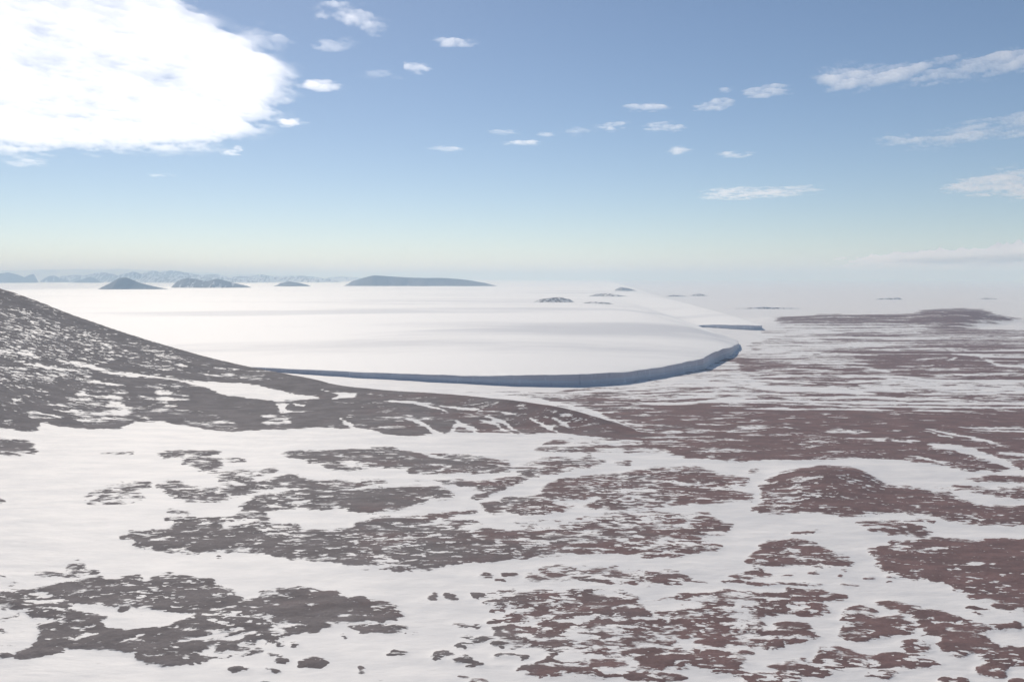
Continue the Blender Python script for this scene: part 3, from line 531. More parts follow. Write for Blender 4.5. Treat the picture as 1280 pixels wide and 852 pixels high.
    (0.85, 3, [243.5,638.5,243.5,637.1,242.2,636.6,241.0,636.3,240.3,637.3,239.5,638.0,240.5,639.7,240.0,640.7,240.6,642.1,242.0,642.8,242.6,641.0,244.5,641.7,244.1,639.8]),
    (0.85, 3, [227.4,644.0,227.3,642.4,225.7,640.8,223.2,639.7,221.8,641.8,218.6,641.7,217.5,643.8,221.3,645.8,222.3,646.9,223.9,647.6,226.5,649.5,227.7,647.4,227.7,645.5]),
    (0.85, 3, [265.2,635.1,265.5,633.8,262.7,634.0,261.1,633.1,259.1,633.6,256.2,634.0,256.0,635.7,258.6,636.9,259.2,637.9,261.1,638.2,262.7,637.4,265.5,637.8,264.7,636.1]),
    (0.85, 3, [276.6,627.7,277.5,626.1,274.6,625.6,272.5,623.9,271.0,625.0,270.7,625.8,268.2,626.1,268.8,627.5,270.3,629.0,272.7,629.7,274.7,629.6,276.8,629.8,278.6,629.1]),
    (0.80, 3, [287.1,641.2,284.8,638.8,281.9,638.0,279.4,636.0,277.1,636.5,276.9,638.5,276.0,639.9,277.1,641.8,277.9,644.7,280.9,644.6,283.9,646.5,284.9,644.5,285.2,642.9]),
    (0.75, 3, [252.8,653.3,251.5,651.8,249.8,650.9,248.2,650.8,247.3,651.7,246.3,652.2,246.5,653.4,246.9,654.4,247.0,656.1,248.8,656.4,250.6,657.0,251.1,655.4,252.4,654.8]),
    (0.78, 7, [132.7,598.2,149.9,612.4,179.6,607.6,199.5,617.3,221.1,614.0,233.9,602.9,229.9,595.2,213.5,592.1,212.0,580.3,211.6,568.9,195.1,562.0,179.0,568.9,167.3,564.8,148.5,573.1,137.9,584.7]),
    (0.15, 2, [185.8,587.6,199.9,587.6,199.6,580.3,185.2,580.3]),
    (0.74, 7, [154.0,536.0,164.4,546.1,177.8,556.6,189.4,552.6,192.9,533.5,188.3,527.4,173.8,520.3,162.8,523.8,152.4,509.9,145.6,514.5]),
    (0.87, 7, [216.9,571.7,236.7,581.8,243.5,576.0,237.8,564.8,254.9,562.0,258.0,546.1,250.9,536.0,235.8,529.8,221.1,523.8,205.0,526.2,202.2,536.0,214.9,552.6]),
    (0.90, 7, [243.9,586.2,253.9,590.6,273.7,580.3,285.6,571.7,287.9,555.3,306.4,551.3,322.4,552.6,320.0,544.8,298.1,536.0,289.5,527.4,291.2,514.5,398.0,516.8,378.3,490.4,283.7,488.3,271.8,475.2,259.6,477.1,258.4,484.2,274.9,495.7,273.4,503.2,259.5,498.9,254.0,506.6,255.1,523.8,259.2,548.7,260.1,562.0]),
    (0.06, 1, [270.2,552.6,284.7,554.0,285.3,550.0,270.4,548.7]),
    (0.15, 2, [256.2,542.3,257.9,529.8,254.0,506.6,248.9,507.7,249.4,527.4]),
    (0.88, 2, [299.3,583.2,315.4,576.0,310.0,571.7,301.0,576.0]),
    (0.85, 3, [306.3,568.9,305.1,568.1,303.7,567.6,302.0,566.6,301.1,567.6,297.8,567.1,299.9,568.6,298.9,569.5,300.6,570.2,302.2,571.4,304.1,570.8,306.3,570.9,307.8,570.1]),
    (0.68, 7, [184.2,515.6,194.6,518.0,206.9,506.6,225.7,506.6,241.0,498.9,250.7,490.4,234.1,484.2,218.8,480.1,203.1,470.3,196.5,480.1,180.1,484.2,170.4,495.7]),
    (0.66, 7, [233.2,523.8,244.0,526.2,250.2,506.6,237.3,501.1,231.9,509.9]),
    (0.80, 7, [143.0,488.3,168.2,503.2,173.2,490.4,183.1,480.1,167.6,474.2,152.4,482.1]),
    (0.75, 7, [127.9,474.2,142.6,479.1,159.8,477.1,146.1,417.0,144.1,411.0,111.4,411.0]),
    (0.90, 7, [235.1,472.2,248.7,473.2,218.3,412.5,205.1,412.5]),
    (0.90, 7, [275.7,474.2,371.3,475.2,323.9,412.5,239.9,412.5]),
    (0.50, 7, [15.1,657.3,36.8,664.8,73.5,664.8,96.4,653.6,132.6,653.6,130.2,635.8,150.1,625.6,103.1,620.6,69.5,627.2,35.1,634.1,5.8,630.6]),
    (0.72, 7, [93.9,635.8,114.5,653.6,131.0,651.8,130.2,635.8,110.0,627.2]),
    (0.54, 7, [-14.1,609.2,0.0,618.9,34.0,614.0,79.0,610.8,86.9,587.6,105.0,598.2,117.6,606.0,144.8,602.9,176.9,598.2,155.5,523.8,132.2,490.4,134.8,470.3,115.6,478.1,98.6,482.1,70.7,475.2,43.8,470.3,4.4,475.2,2.3,484.2,18.4,494.6,23.7,509.9,0.0,509.9,-8.7,521.5,0.0,546.1,-2.7,576.0,-22.1,598.2]),
    (0.82, 7, [0.0,606.0,45.4,614.0,88.5,598.2,86.7,586.2,95.8,568.9,72.5,559.3,31.4,564.8,5.4,578.9]),
    (0.82, 7, [90.6,559.3,110.5,568.9,128.8,580.3,127.6,551.3,138.5,523.8,111.7,523.8,94.8,538.5]),
    (0.15, 7, [53.5,609.2,84.4,609.2,71.9,598.2,55.4,599.8]),
    (0.12, 7, [86.9,587.6,115.2,593.6,130.4,587.6,111.3,573.1,95.0,570.3]),
    (0.12, 2, [99.2,529.8,113.5,527.4,107.0,512.2,98.3,516.8]),
    (0.82, 7, [63.1,503.2,89.9,509.9,118.5,490.4,95.1,487.3,73.2,492.5]),
    (0.30, 7, [27.9,501.1,56.1,503.2,54.5,488.3,27.1,485.2]),
    (0.15, 7, [78.9,485.2,93.8,492.5,93.8,480.1,81.8,475.2]),
    (0.80, 7, [64.5,478.1,84.8,480.1,97.2,475.2,83.2,470.3,65.9,472.2]),
    (0.80, 7, [4.5,484.2,18.0,485.2,53.6,480.1,54.9,472.2,26.7,478.1,4.4,478.1]),
    (0.90, 3, [-129.8,519.3,-128.6,516.8,-129.7,515.5,-130.8,514.3,-132.5,516.3,-133.8,516.6,-135.4,517.8,-137.2,520.5,-136.4,522.7,-135.2,524.3,-133.0,522.6,-131.4,523.3,-129.3,522.1]),
    (0.90, 3, [-128.6,495.5,-130.0,494.1,-128.9,491.2,-132.3,492.8,-134.6,491.9,-136.5,494.9,-140.2,496.4,-138.1,498.8,-137.4,500.0,-137.1,502.1,-134.6,502.7,-132.2,499.3,-127.9,499.0]),
    (0.90, 3, [-107.7,492.3,-107.4,490.4,-107.0,487.2,-111.3,486.9,-115.2,486.2,-119.5,486.9,-120.1,489.5,-123.4,492.1,-119.7,493.9,-116.5,495.1,-113.3,494.4,-109.4,496.3,-109.0,493.7]),
    (0.90, 3, [-110.4,496.2,-111.9,495.0,-111.6,493.3,-112.5,493.1,-113.5,493.7,-114.4,495.0,-115.5,496.3,-115.5,498.0,-116.7,500.9,-115.0,500.4,-114.4,502.4,-113.1,498.9,-111.6,498.5]),
    (0.90, 3, [-131.4,481.8,-132.2,480.8,-131.7,479.2,-134.8,480.0,-136.8,480.0,-138.8,480.8,-138.5,482.2,-142.0,483.3,-139.2,483.9,-138.7,485.3,-136.0,485.0,-133.2,484.6,-130.9,483.4]),
    (0.90, 3, [-133.8,504.5,-135.7,502.8,-137.5,501.6,-140.6,501.7,-143.0,501.7,-146.2,501.8,-148.3,503.3,-147.0,504.9,-148.4,507.0,-144.5,507.0,-142.0,507.0,-140.2,506.2,-137.8,505.8]),
    (0.90, 3, [-150.2,509.5,-148.4,506.6,-152.2,506.2,-154.0,504.9,-156.7,506.8,-158.6,508.0,-162.5,508.9,-163.9,511.8,-161.3,513.3,-159.8,514.8,-157.3,517.1,-153.7,514.5,-149.7,512.9]),
    (0.90, 3, [-57.6,536.5,-59.6,535.3,-61.1,534.4,-62.7,533.2,-65.1,533.2,-66.3,534.2,-69.8,534.6,-68.6,536.2,-68.0,537.7,-66.1,539.0,-63.4,538.3,-61.8,537.8,-58.7,537.9]),
    (0.90, 3, [-63.8,504.6,-63.8,503.4,-64.3,502.0,-65.9,501.9,-67.7,499.9,-68.3,502.5,-69.9,503.3,-72.1,505.3,-70.8,507.3,-69.0,508.9,-66.5,507.8,-65.0,506.9,-63.8,506.0]),
    (0.90, 3, [-80.8,485.7,-80.7,484.8,-81.6,484.3,-83.0,484.5,-84.2,485.1,-85.0,485.7,-86.4,486.3,-86.7,487.2,-85.5,487.6,-84.4,487.4,-83.6,487.9,-82.6,487.1,-81.2,486.7]),
    (0.90, 3, [-79.3,479.0,-79.8,478.4,-79.9,477.7,-80.3,476.5,-81.6,477.1,-82.7,477.8,-83.8,478.6,-83.7,479.8,-82.3,480.1,-82.3,481.2,-81.2,481.2,-80.3,480.3,-79.3,479.9]),
    (0.90, 3, [-34.9,505.2,-33.5,503.0,-35.6,500.5,-40.5,499.5,-45.6,499.2,-48.1,501.1,-48.1,502.8,-47.8,504.2,-47.6,506.0,-46.2,508.7,-41.5,508.2,-37.3,508.3,-36.1,506.6]),
    (0.90, 3, [-39.7,497.3,-39.6,495.7,-41.2,494.8,-43.1,494.5,-44.7,496.3,-46.6,496.3,-46.2,497.9,-46.5,498.8,-47.6,500.5,-46.0,501.4,-43.7,500.4,-42.0,499.8,-40.4,498.8]),
    (0.90, 3, [-22.5,497.4,-22.1,494.9,-26.6,494.9,-29.0,495.2,-31.3,494.6,-34.4,495.1,-36.7,497.0,-37.6,499.5,-36.4,501.9,-32.6,502.7,-29.0,502.7,-26.8,500.4,-24.0,499.5]),
    (0.90, 3, [-17.5,489.9,-14.3,488.7,-18.8,488.3,-23.0,488.9,-27.5,487.8,-31.0,489.0,-29.3,490.4,-29.1,491.2,-28.9,491.9,-25.8,491.9,-23.1,491.9,-17.2,492.7,-18.4,490.7]),
    (0.90, 3, [-13.7,522.6,-11.2,519.8,-16.2,520.4,-18.3,519.3,-22.0,520.8,-25.8,522.7,-28.7,525.7,-28.7,529.0,-27.2,531.7,-22.6,531.3,-18.9,529.2,-15.8,527.6,-10.5,526.3]),
    (0.90, 3, [-23.3,516.2,-24.2,514.3,-26.6,513.8,-27.8,511.5,-30.9,510.5,-32.5,512.6,-32.8,514.3,-35.5,516.4,-32.3,517.6,-31.0,519.6,-28.4,518.8,-25.6,519.6,-25.5,517.5]),
    (0.90, 3, [-4.2,516.0,-3.8,513.9,-5.7,512.5,-7.9,511.1,-9.9,512.7,-13.7,511.7,-14.1,514.2,-12.0,516.0,-14.0,519.2,-11.4,521.2,-7.9,521.1,-5.5,519.6,-4.0,517.9]),
    (0.90, 3, [-15.8,545.4,-17.7,543.7,-22.4,543.5,-26.5,543.5,-30.1,545.9,-35.3,546.5,-33.7,548.8,-37.0,550.2,-34.6,551.0,-32.2,552.1,-27.3,549.4,-21.5,549.7,-20.2,547.1]),
    (0.90, 3, [-48.7,599.0,-50.9,597.0,-51.2,594.6,-52.1,592.2,-53.7,595.3,-55.6,595.2,-56.4,598.8,-56.7,602.1,-55.3,603.6,-54.3,604.0,-53.4,608.0,-51.4,606.2,-49.9,603.0]),
    (0.90, 3, [-36.9,598.6,-38.1,596.4,-40.0,596.0,-41.1,593.8,-43.3,595.8,-44.1,598.5,-45.4,600.0,-46.1,602.0,-46.9,605.1,-44.3,605.5,-41.9,605.0,-39.7,603.6,-39.0,600.7]),
    (0.90, 3, [-18.7,600.2,-20.2,597.0,-22.5,596.2,-23.5,592.8,-25.6,594.0,-27.4,595.4,-27.5,598.2,-27.8,600.6,-27.9,603.8,-26.9,607.9,-24.1,606.5,-22.7,603.8,-21.4,602.5]),
    (0.90, 3, [-14.4,643.5,-17.1,642.5,-16.9,640.7,-20.0,641.0,-22.4,642.4,-26.4,642.4,-27.3,644.7,-27.8,646.6,-25.7,647.9,-22.9,648.1,-19.9,649.5,-17.8,646.6,-14.2,645.7]),
    (0.90, 3, [-4.8,634.5,-5.4,633.3,-7.7,633.0,-10.0,633.5,-12.6,633.4,-13.7,635.3,-15.9,636.3,-14.9,637.6,-14.5,638.6,-12.0,638.2,-10.1,637.6,-8.6,636.6,-7.8,635.4]),
    (0.90, 3, [2.6,646.9,3.0,645.3,0.6,644.1,-2.1,642.9,-4.6,644.0,-9.4,643.1,-9.9,645.0,-7.2,646.4,-9.6,648.9,-6.4,650.6,-2.0,650.6,1.0,649.6,2.8,648.4]),
    (0.90, 3, [-114.0,416.4,-113.5,415.3,-113.3,413.7,-116.3,413.6,-118.9,415.6,-121.9,415.5,-122.2,417.1,-138.6,470.0,-137.9,471.5,-135.0,471.8,-132.3,471.4,-130.1,470.1,-114.1,417.6]),
    (0.90, 3, [-8.0,416.0,-7.6,415.0,-11.8,415.5,-13.7,414.8,-16.9,416.7,-20.8,417.5,-25.7,470.7,-26.5,472.4,-25.4,473.7,-20.7,473.8,-15.4,472.9,-11.5,470.7,-9.3,417.1]),
    (0.90, 3, [-98.0,532.8,-99.0,532.1,-99.6,531.6,-100.5,531.0,-102.1,531.6,-103.7,532.4,-103.6,533.8,-104.0,534.6,-103.1,535.0,-102.3,535.1,-101.4,535.5,-100.2,534.7,-98.6,534.0]),
    (0.90, 3, [-1.4,571.4,-5.0,570.3,-7.7,570.0,-9.5,568.5,-13.5,568.8,-17.2,569.7,-18.6,571.3,-16.2,572.6,-14.9,573.4,-12.6,573.9,-9.8,574.3,-7.4,573.3,-4.6,572.6]),
    (0.90, 3, [0.3,558.1,0.6,555.5,-2.4,554.0,-5.5,554.0,-8.7,552.9,-11.9,554.1,-13.1,556.5,-14.0,559.2,-12.4,561.9,-9.0,563.4,-5.3,563.6,-2.3,562.3,0.3,560.7]),
    (0.90, 3, [9.6,563.0,11.4,559.8,6.3,559.8,4.0,556.1,-1.3,557.9,-3.0,562.5,-3.6,565.4,-8.6,568.5,-3.7,570.2,-0.5,571.5,4.0,573.0,6.9,568.3,11.6,566.6]),
    (0.90, 3, [0.0,585.6,-2.2,584.0,-4.7,582.8,-8.0,580.5,-13.7,582.1,-16.7,584.0,-19.0,585.8,-19.4,587.7,-18.3,589.7,-12.5,589.3,-8.1,591.9,-3.4,589.6,1.8,588.1]),
    (0.90, 3, [6.2,545.7,2.9,543.8,1.9,541.1,-3.8,540.7,-8.8,540.2,-9.8,542.4,-10.5,543.4,-14.9,545.0,-9.6,545.9,-8.0,547.7,-3.9,549.2,0.0,548.4,3.2,547.4]),
    (0.90, 3, [2.8,531.0,1.4,528.2,-0.2,526.0,-3.4,527.7,-5.6,528.2,-9.1,528.5,-11.7,531.6,-11.5,535.5,-9.4,538.2,-6.0,538.3,-3.4,536.9,0.0,537.5,1.0,533.8]),
    (0.90, 3, [-25.1,473.6,-25.9,473.0,-27.0,472.7,-28.4,473.3,-29.5,473.2,-30.1,474.0,-30.5,474.5,-31.0,475.0,-31.0,475.5,-29.7,475.6,-28.5,474.9,-26.8,475.2,-25.8,474.4]),
    (0.90, 3, [3.0,501.6,0.0,499.6,-2.5,498.4,-4.6,496.2,-7.2,498.0,-9.8,498.1,-10.7,499.7,-11.8,501.6,-10.7,503.7,-7.7,504.5,-4.9,505.2,-2.5,504.4,-1.7,502.9]),
    (0.90, 3, [7.9,499.4,7.5,498.2,7.1,496.6,5.1,496.3,2.8,495.4,1.5,496.6,-0.9,497.5,-0.2,499.3,0.2,501.3,2.7,502.4,5.0,500.9,7.3,501.8,9.8,501.2]),
    (0.90, 3, [-165.3,490.0,-165.5,488.9,-167.5,488.9,-168.0,487.6,-170.2,488.7,-171.3,489.7,-172.7,490.3,-174.0,491.4,-172.4,491.9,-171.6,492.6,-169.7,492.0,-168.1,491.7,-166.9,490.9]),
    (0.90, 3, [-161.5,492.0,-161.5,491.1,-162.3,490.6,-163.7,490.4,-165.3,491.0,-166.2,492.0,-167.0,492.6,-167.3,493.3,-166.4,493.6,-166.7,494.6,-165.0,494.2,-163.7,493.4,-162.4,492.8]),
    (0.90, 3, [-147.6,485.8,-147.8,484.1,-147.0,481.0,-151.5,481.6,-154.8,480.4,-157.2,482.2,-160.3,483.5,-160.2,485.6,-159.4,487.6,-157.0,488.9,-153.9,490.2,-151.2,488.2,-149.5,487.2]),
    (0.90, 3, [-227.2,679.1,-224.8,677.1,-225.6,675.7,-228.5,676.9,-230.4,676.5,-232.1,678.9,-234.6,680.3,-234.1,682.2,-234.2,683.7,-233.3,685.0,-230.7,683.7,-228.8,682.1,-225.9,681.4]),
    (0.90, 3, [-139.6,523.7,-140.0,521.9,-140.3,520.1,-142.0,520.2,-143.5,520.2,-144.7,522.0,-146.8,522.9,-146.7,524.9,-146.0,526.2,-145.0,526.7,-144.1,528.4,-142.1,527.7,-140.8,525.6]),
    (0.94, 7, [-451.2,602.9,-348.9,609.2,-337.4,614.0,-334.0,623.9,-315.9,634.1,-308.3,642.8,-299.2,635.8,-275.7,642.8,-267.0,628.9,-259.3,646.4,-244.8,639.3,-225.9,635.8,-213.1,623.9,-200.0,618.9,-189.4,602.9,-181.1,593.6,-176.5,596.7,-176.1,609.2,-167.3,614.0,-154.3,618.9,-138.2,610.8,-123.8,609.2,-110.6,598.2,-92.8,590.6,-77.8,580.3,-69.7,566.1,-72.0,555.3,-79.1,551.3,-64.6,544.8,-67.7,541.0,-76.7,533.5,-86.5,533.5,-100.7,543.5,-111.3,546.1,-120.6,542.3,-134.1,536.0,-144.3,527.4,-154.7,529.8,-155.1,519.1,-165.7,509.9,-172.2,501.1,-183.4,493.5,-199.3,487.3,-210.9,493.5,-237.7,512.2,-252.5,513.3,-262.7,509.9,-265.2,501.1,-280.9,495.7,-287.2,494.6,-289.7,509.9,-291.5,523.8,-299.0,542.3,-317.3,562.0,-323.8,568.9,-434.7,580.3]),
    (0.06, 2, [-291.6,573.1,-294.8,581.8,-280.4,583.2,-268.3,580.3,-259.2,571.7,-256.2,583.2,-239.8,576.0,-221.6,570.3,-206.9,567.5,-217.0,551.3,-231.7,543.5,-245.6,541.0,-261.7,548.7,-264.3,562.0,-281.0,567.5]),
    (0.15, 2, [-337.0,599.8,-325.0,604.4,-316.5,596.7,-324.9,587.6]),
    (0.10, 2, [-326.3,583.4,-311.9,584.0,-303.8,592.3,-305.3,595.0,-316.1,591.4,-327.8,586.0]),
    (0.10, 7, [-434.7,580.3,-333.5,581.8,-313.3,559.3,-298.6,562.0,-298.8,541.0,-291.5,523.8,-296.3,506.6,-381.8,507.7]),
    (0.85, 2, [-416.1,554.7,-402.6,554.4,-390.0,555.2,-377.2,556.0,-364.5,556.7,-351.7,557.5,-338.9,558.3,-326.0,559.0,-323.7,564.2,-324.4,565.3,-327.9,562.3,-340.8,561.5,-353.7,560.7,-366.6,560.0,-379.4,559.2,-392.2,558.4,-404.9,557.7,-416.9,555.8]),
    (0.85, 2, [-401.9,535.3,-388.3,535.0,-375.6,535.9,-362.9,536.8,-350.1,537.7,-337.2,538.6,-324.4,539.5,-312.1,541.6,-312.9,542.9,-326.6,543.3,-339.6,542.4,-352.5,541.5,-365.4,540.6,-378.2,539.7,-391.0,538.8,-402.9,536.6]),
    (0.85, 2, [-340.6,579.6,-325.4,566.9,-325.8,568.1,-341.0,581.0]),
    (0.85, 3, [-288.5,502.1,-290.1,500.7,-290.4,499.3,-292.1,498.7,-294.6,498.8,-376.1,499.8,-379.0,501.2,-378.3,502.9,-298.0,503.7,-298.6,505.6,-295.9,505.0,-293.8,504.4,-291.0,503.8]),
    (0.10, 2, [-298.9,545.2,-294.6,551.4,-295.9,561.2,-297.2,562.9,-298.4,556.5,-300.1,547.0]),
    (0.08, 2, [-267.6,526.7,-260.9,531.4,-254.5,536.5,-255.3,538.0,-263.3,535.7,-268.5,528.2]),
    (0.06, 2, [-245.1,516.0,-233.5,525.1,-225.6,535.2,-226.5,536.8,-236.0,529.8,-246.0,517.6]),
    (0.06, 2, [-205.2,521.7,-185.6,527.2,-166.7,538.8,-167.4,540.7,-187.8,532.5,-205.9,523.5]),
    (0.08, 2, [-194.0,520.4,-174.9,524.3,-159.9,532.4,-160.6,534.6,-177.2,530.5,-194.9,522.5]),
    (0.12, 7, [-183.8,507.7,-180.1,513.3,-173.4,507.7,-163.6,503.2,-168.4,496.7,-177.8,501.1]),
    (0.35, 7, [-168.0,509.9,-155.5,523.8,-149.6,506.6,-163.8,496.7]),
    (0.10, 2, [-221.3,545.4,-211.2,545.4,-211.7,546.8,-221.9,546.8]),
    (0.10, 2, [-204.2,540.4,-199.6,544.2,-200.2,545.5,-204.8,541.6]),
    (0.08, 2, [-185.3,564.1,-166.7,562.7,-167.0,564.1,-185.8,565.4]),
    (0.40, 7, [-156.5,544.8,-143.6,554.0,-131.5,546.1,-144.1,536.0]),
    (0.30, 7, [-166.5,562.0,-156.8,564.8,-151.3,554.0,-160.8,551.3]),
    (0.08, 2, [-169.3,586.8,-156.6,583.9,-157.0,585.5,-169.7,588.5]),
    (0.10, 2, [-109.4,562.7,-98.5,560.0,-98.7,561.4,-109.6,564.1]),
    (0.20, 7, [-110.3,554.0,-86.8,551.3,-79.1,551.3,-95.5,542.3,-108.8,546.1]),
    (0.87, 7, [-358.9,646.4,-346.7,648.2,-313.7,651.8,-319.3,641.0,-350.0,637.5]),
    (0.88, 7, [-342.8,666.7,-330.6,670.5,-323.3,659.1,-335.4,655.4]),
    (0.85, 2, [-344.6,680.2,-337.2,684.2,-339.6,676.3]),
    (0.85, 7, [-364.9,620.6,-362.7,634.1,-352.0,627.2,-357.2,614.0]),
    (0.75, 3, [-374.6,641.4,-374.6,640.1,-374.6,638.9,-375.9,639.1,-476.9,638.8,-478.1,639.1,-480.0,639.9,-480.9,641.4,-481.2,642.8,-480.3,643.4,-378.7,644.1,-377.3,643.3,-376.0,642.7]),
]

# ---------------------------------------------------------------- ground: one sheet out to the horizon
def ground_rows():
    # spacing follows distance: metres near by, kilometres at the horizon
    dep = np.concatenate([np.linspace(3.0, 0.56, 26)[:-1], np.linspace(0.56, 0.185, 480)[:-1], np.linspace(0.185, 0.115, 210)[:-1],
                          np.linspace(0.115, 0.03, 130)[:-1], np.geomspace(0.03, 0.0007, 60)])
    return EYE / dep

def ground_bearings():
    return np.concatenate([np.linspace(-1.6, -0.72, 70)[:-1], np.linspace(-0.72, 0.72, 1150), np.linspace(0.72, 1.6, 70)[1:]])

def inside(px, py, poly):
    r = np.zeros(px.shape, dtype=bool)
    n = len(poly)
    for i in range(n):
        x1, y1 = poly[i]
        x2, y2 = poly[(i + 1) % n]
        if y1 == y2:
            continue
        c = ((y1 > py) != (y2 > py)) & (px < (x2 - x1) * (py - y1) / (y2 - y1) + x1)
        r ^= c
    return r

def rub(m):
    m = np.pad(m, 1, mode='edge')
    m = m[:-2] * .25 + m[1:-1] * .5 + m[2:] * .25
    return m[:, :-2] * .25 + m[:, 1:-1] * .5 + m[:, 2:] * .25

rows, bear = ground_rows(), ground_bearings()
GY = np.repeat(rows[:, None], len(bear), 1)
GX = GY * bear[None, :]
ragged = smooth((GY - 250) / 300) * (1 - 0.75 * smooth((GY - 900) / 900))
shore = smooth((GY - 1700) / 1800)
WX = GX + ragged * 8.0 * fbm(GX / 24, GY / 24, 3, 5, 0.65) + ragged * 3.2 * fbm(GX / 8, GY / 6, 83, 3, 0.6) + shore * 130.0 * fbm(GX / 330, GY / 240, 63, 5, 0.65)
WY = GY + ragged * 8.0 * fbm(GX / 28, GY / 20, 41, 5, 0.65) + ragged * 3.2 * fbm(GX / 9, GY / 6, 87, 3, 0.6) + shore * 55.0 * fbm(GX / 300, GY / 200, 67, 5, 0.65)
# outside the mapped part: wind-cleared patches at random
rock = smooth((fbm(GX / 170, GY / 120, 77, 4) + 0.05) * 3.0) * 0.9
mapped = smooth((0.70 - np.abs(bear))[None, :] / 0.05) * smooth((rows - 330)[:, None] / 40)
rock = rock * (1 - mapped) * (GY < 1500)
for share, soft, flat in PATCHES:
    poly = np.array(flat, dtype=float).reshape(-1, 2)
    b = poly[:, 0] / poly[:, 1]
    pad = 12
    r0 = max(np.searchsorted(rows, poly[:, 1].min() - 8) - pad, 0)
    r1 = min(np.searchsorted(rows, poly[:, 1].max() + 8) + pad, len(rows))
    c0 = max(np.searchsorted(bear, b.min() - 0.02) - pad, 0)
    c1 = min(np.searchsorted(bear, b.max() + 0.02) + pad, len(bear))
    m = inside(WX[r0:r1, c0:c1], WY[r0:r1, c0:c1], poly).astype(float)
    for _ in range(soft):
        m = rub(m)
    rock[r0:r1, c0:c1] += (share - rock[r0:r1, c0:c1]) * m

ridge_parts = {k: ridge_height(t, GX, GY) for k, t in RIDGES.items()}
swell = rock.copy()
for _ in range(14):
    swell = rub(swell)
fade = 1 - smooth((GY - 1800) / 2500)
GZ = sum(ridge_parts.values())
on_ridge = smooth(GZ / 6)
GZ = GZ + fade * (1.0 * swell * (1 - 0.6 * on_ridge) + 1.5 * fbm(GX / 190, GY / 150, 5, 3) + 0.45 * fbm(GX / 34, GY / 26, 9, 3))
GZ = GZ + on_ridge * np.minimum(sum(ridge_parts.values()) * 0.02, 1.2) * fbm(GX / 60, GY / 60, 15, 4) 
GZ = GZ + fade * ragged * (0.55 * rock * fbm(GX / 9, GY / 9, 301, 4, 0.6) + 0.22 * (1 - rock) * fbm(GX / 15, GY / 5.5, 305, 4))
ground_verts = np.stack([GX, GY, GZ], -1).reshape(-1, 3)
quads = grid_quads(len(rows), len(bear))
rock_flat = rock.reshape(-1)
owner = np.zeros(len(quads), dtype=int)
for i, k in enumerate(('slope', 'knoll', 'headland'), 1):
    h = ridge_parts[k].reshape(-1)
    owner[(h[quads].max(1) > 0.4)] = i
ground_mat = make_ground_material('stones_and_snow')
for i, (name, label, cat) in enumerate((
        ('ground', 'flat snow covered lowland with wind cleared patches of reddish stones', 'ground'),
        ('hill', 'long dark stony slope running down from the left edge, speckled with snow', 'hill'),
        ('hill', 'rounded reddish knoll beside the snow channel at right', 'hill'),
        ('hill', 'low dark headland on the far shore at right', 'hill'))):
    used, q = submesh(ground_verts, quads, owner == i)
    o = mesh_from(name, ground_verts[used], q, ground_mat, {'rock': rock_flat[used]})
    tag(o, label, cat, 'structure')

# ---------------------------------------------------------------- glacier with its ice cliff
FRONT = [(-582, 2069), (-474, 2009), (-354, 1952), (-179, 1862), (-66, 1813), (-8, 1792), (100, 1775), (163, 1792), (224, 1826), (273, 1876), (324, 1929), (371, 1996), (419, 2052), (458, 2115), (491, 2192), (526, 2285), (573, 2386), (617, 2484), (668, 2633), (712, 2769)]                                         # foot of the cliff, left to right
edge = [(-5200, 5200, 8), (-3200, 3300, 9), (-1900, 2600, 10), (-1150, 2260, 10)]
edge += [(x, y, h) for (x, y), h in zip(FRONT, np.interp(range(len(FRONT)), [0, 2, 4, 6, 9, 12, 14, 16, 18, 19], [9, 12, 18, 24, 24, 25, 29, 27, 19, 14]))]
edge += [(738, 2900, 12), (752, 3020, 9), (766, 3250, 7), (782, 3550, 6), (800, 3850, 6), (828, 3905, 9), (880, 3830, 16), (950, 3720, 19), (1012, 3655, 21),
         (1040, 3668, 20), (1060, 3760, 15), (1085, 4000, 10), (1130, 4600, 8), (1190, 5500, 6), (1500, 9000, 5), (2600, 20000, 4), (4500, 40000, 3)]
E = np.array(edge, dtype=float)
seg = np.hypot(np.diff(E[:, 0]), np.diff(E[:, 1]))
run = np.concatenate([[0], np.cumsum(seg)])
i0, i1 = 3, len(E) - 6
s = np.concatenate([np.linspace(0, run[i0], 60)[:-1], np.linspace(run[i0], run[i1], 900)[:-1], np.linspace(run[i1], run[-1], 90)])
def smooth_interp(k):
    v = np.interp(s, run, E[:, k])
    for _ in range(70):
        v[1:-1] = (v[:-2] + 2 * v[1:-1] + v[2:]) / 4
    return v
EX, EY, EH = smooth_interp(0), smooth_interp(1), smooth_interp(2)
tx, ty = np.gradient(EX, s), np.gradient(EY, s)
tl = np.hypot(tx, ty)
nx, ny = ty / tl, -tx / tl                                  # points away from the ice
jag = 6.0 * fbm(s / 90, s * 0 + 3.3, 21, 5, 0.68)
EX, EY = EX + nx * jag, EY + ny * jag
EH = EH * (1 + 0.09 * fbm(s / 90, s * 0 + 8.1, 25, 5, 0.6))
FX = np.interp(s, [0, run[3], run[3 + len(FRONT)], run[3 + len(FRONT) + 5], run[3 + len(FRONT) + 10], run[-3], run[-1]], [-60000, -19000, -600, 900, 2600, 3600, 4900])
FY = np.full_like(s, 46000.0)
K = 3500.0
t = ((1 + K) ** np.linspace(0, 1, 230) - 1) / K
PX = EX[None] + (FX - EX)[None] * t[:, None]
PY = EY[None] + (FY - EY)[None] * t[:, None]
dist = np.hypot(PX - EX[None], PY - EY[None])
EHs = np.convolve(np.pad(EH, 60, mode='edge'), np.hanning(121) / np.hanning(121).sum(), 'valid')
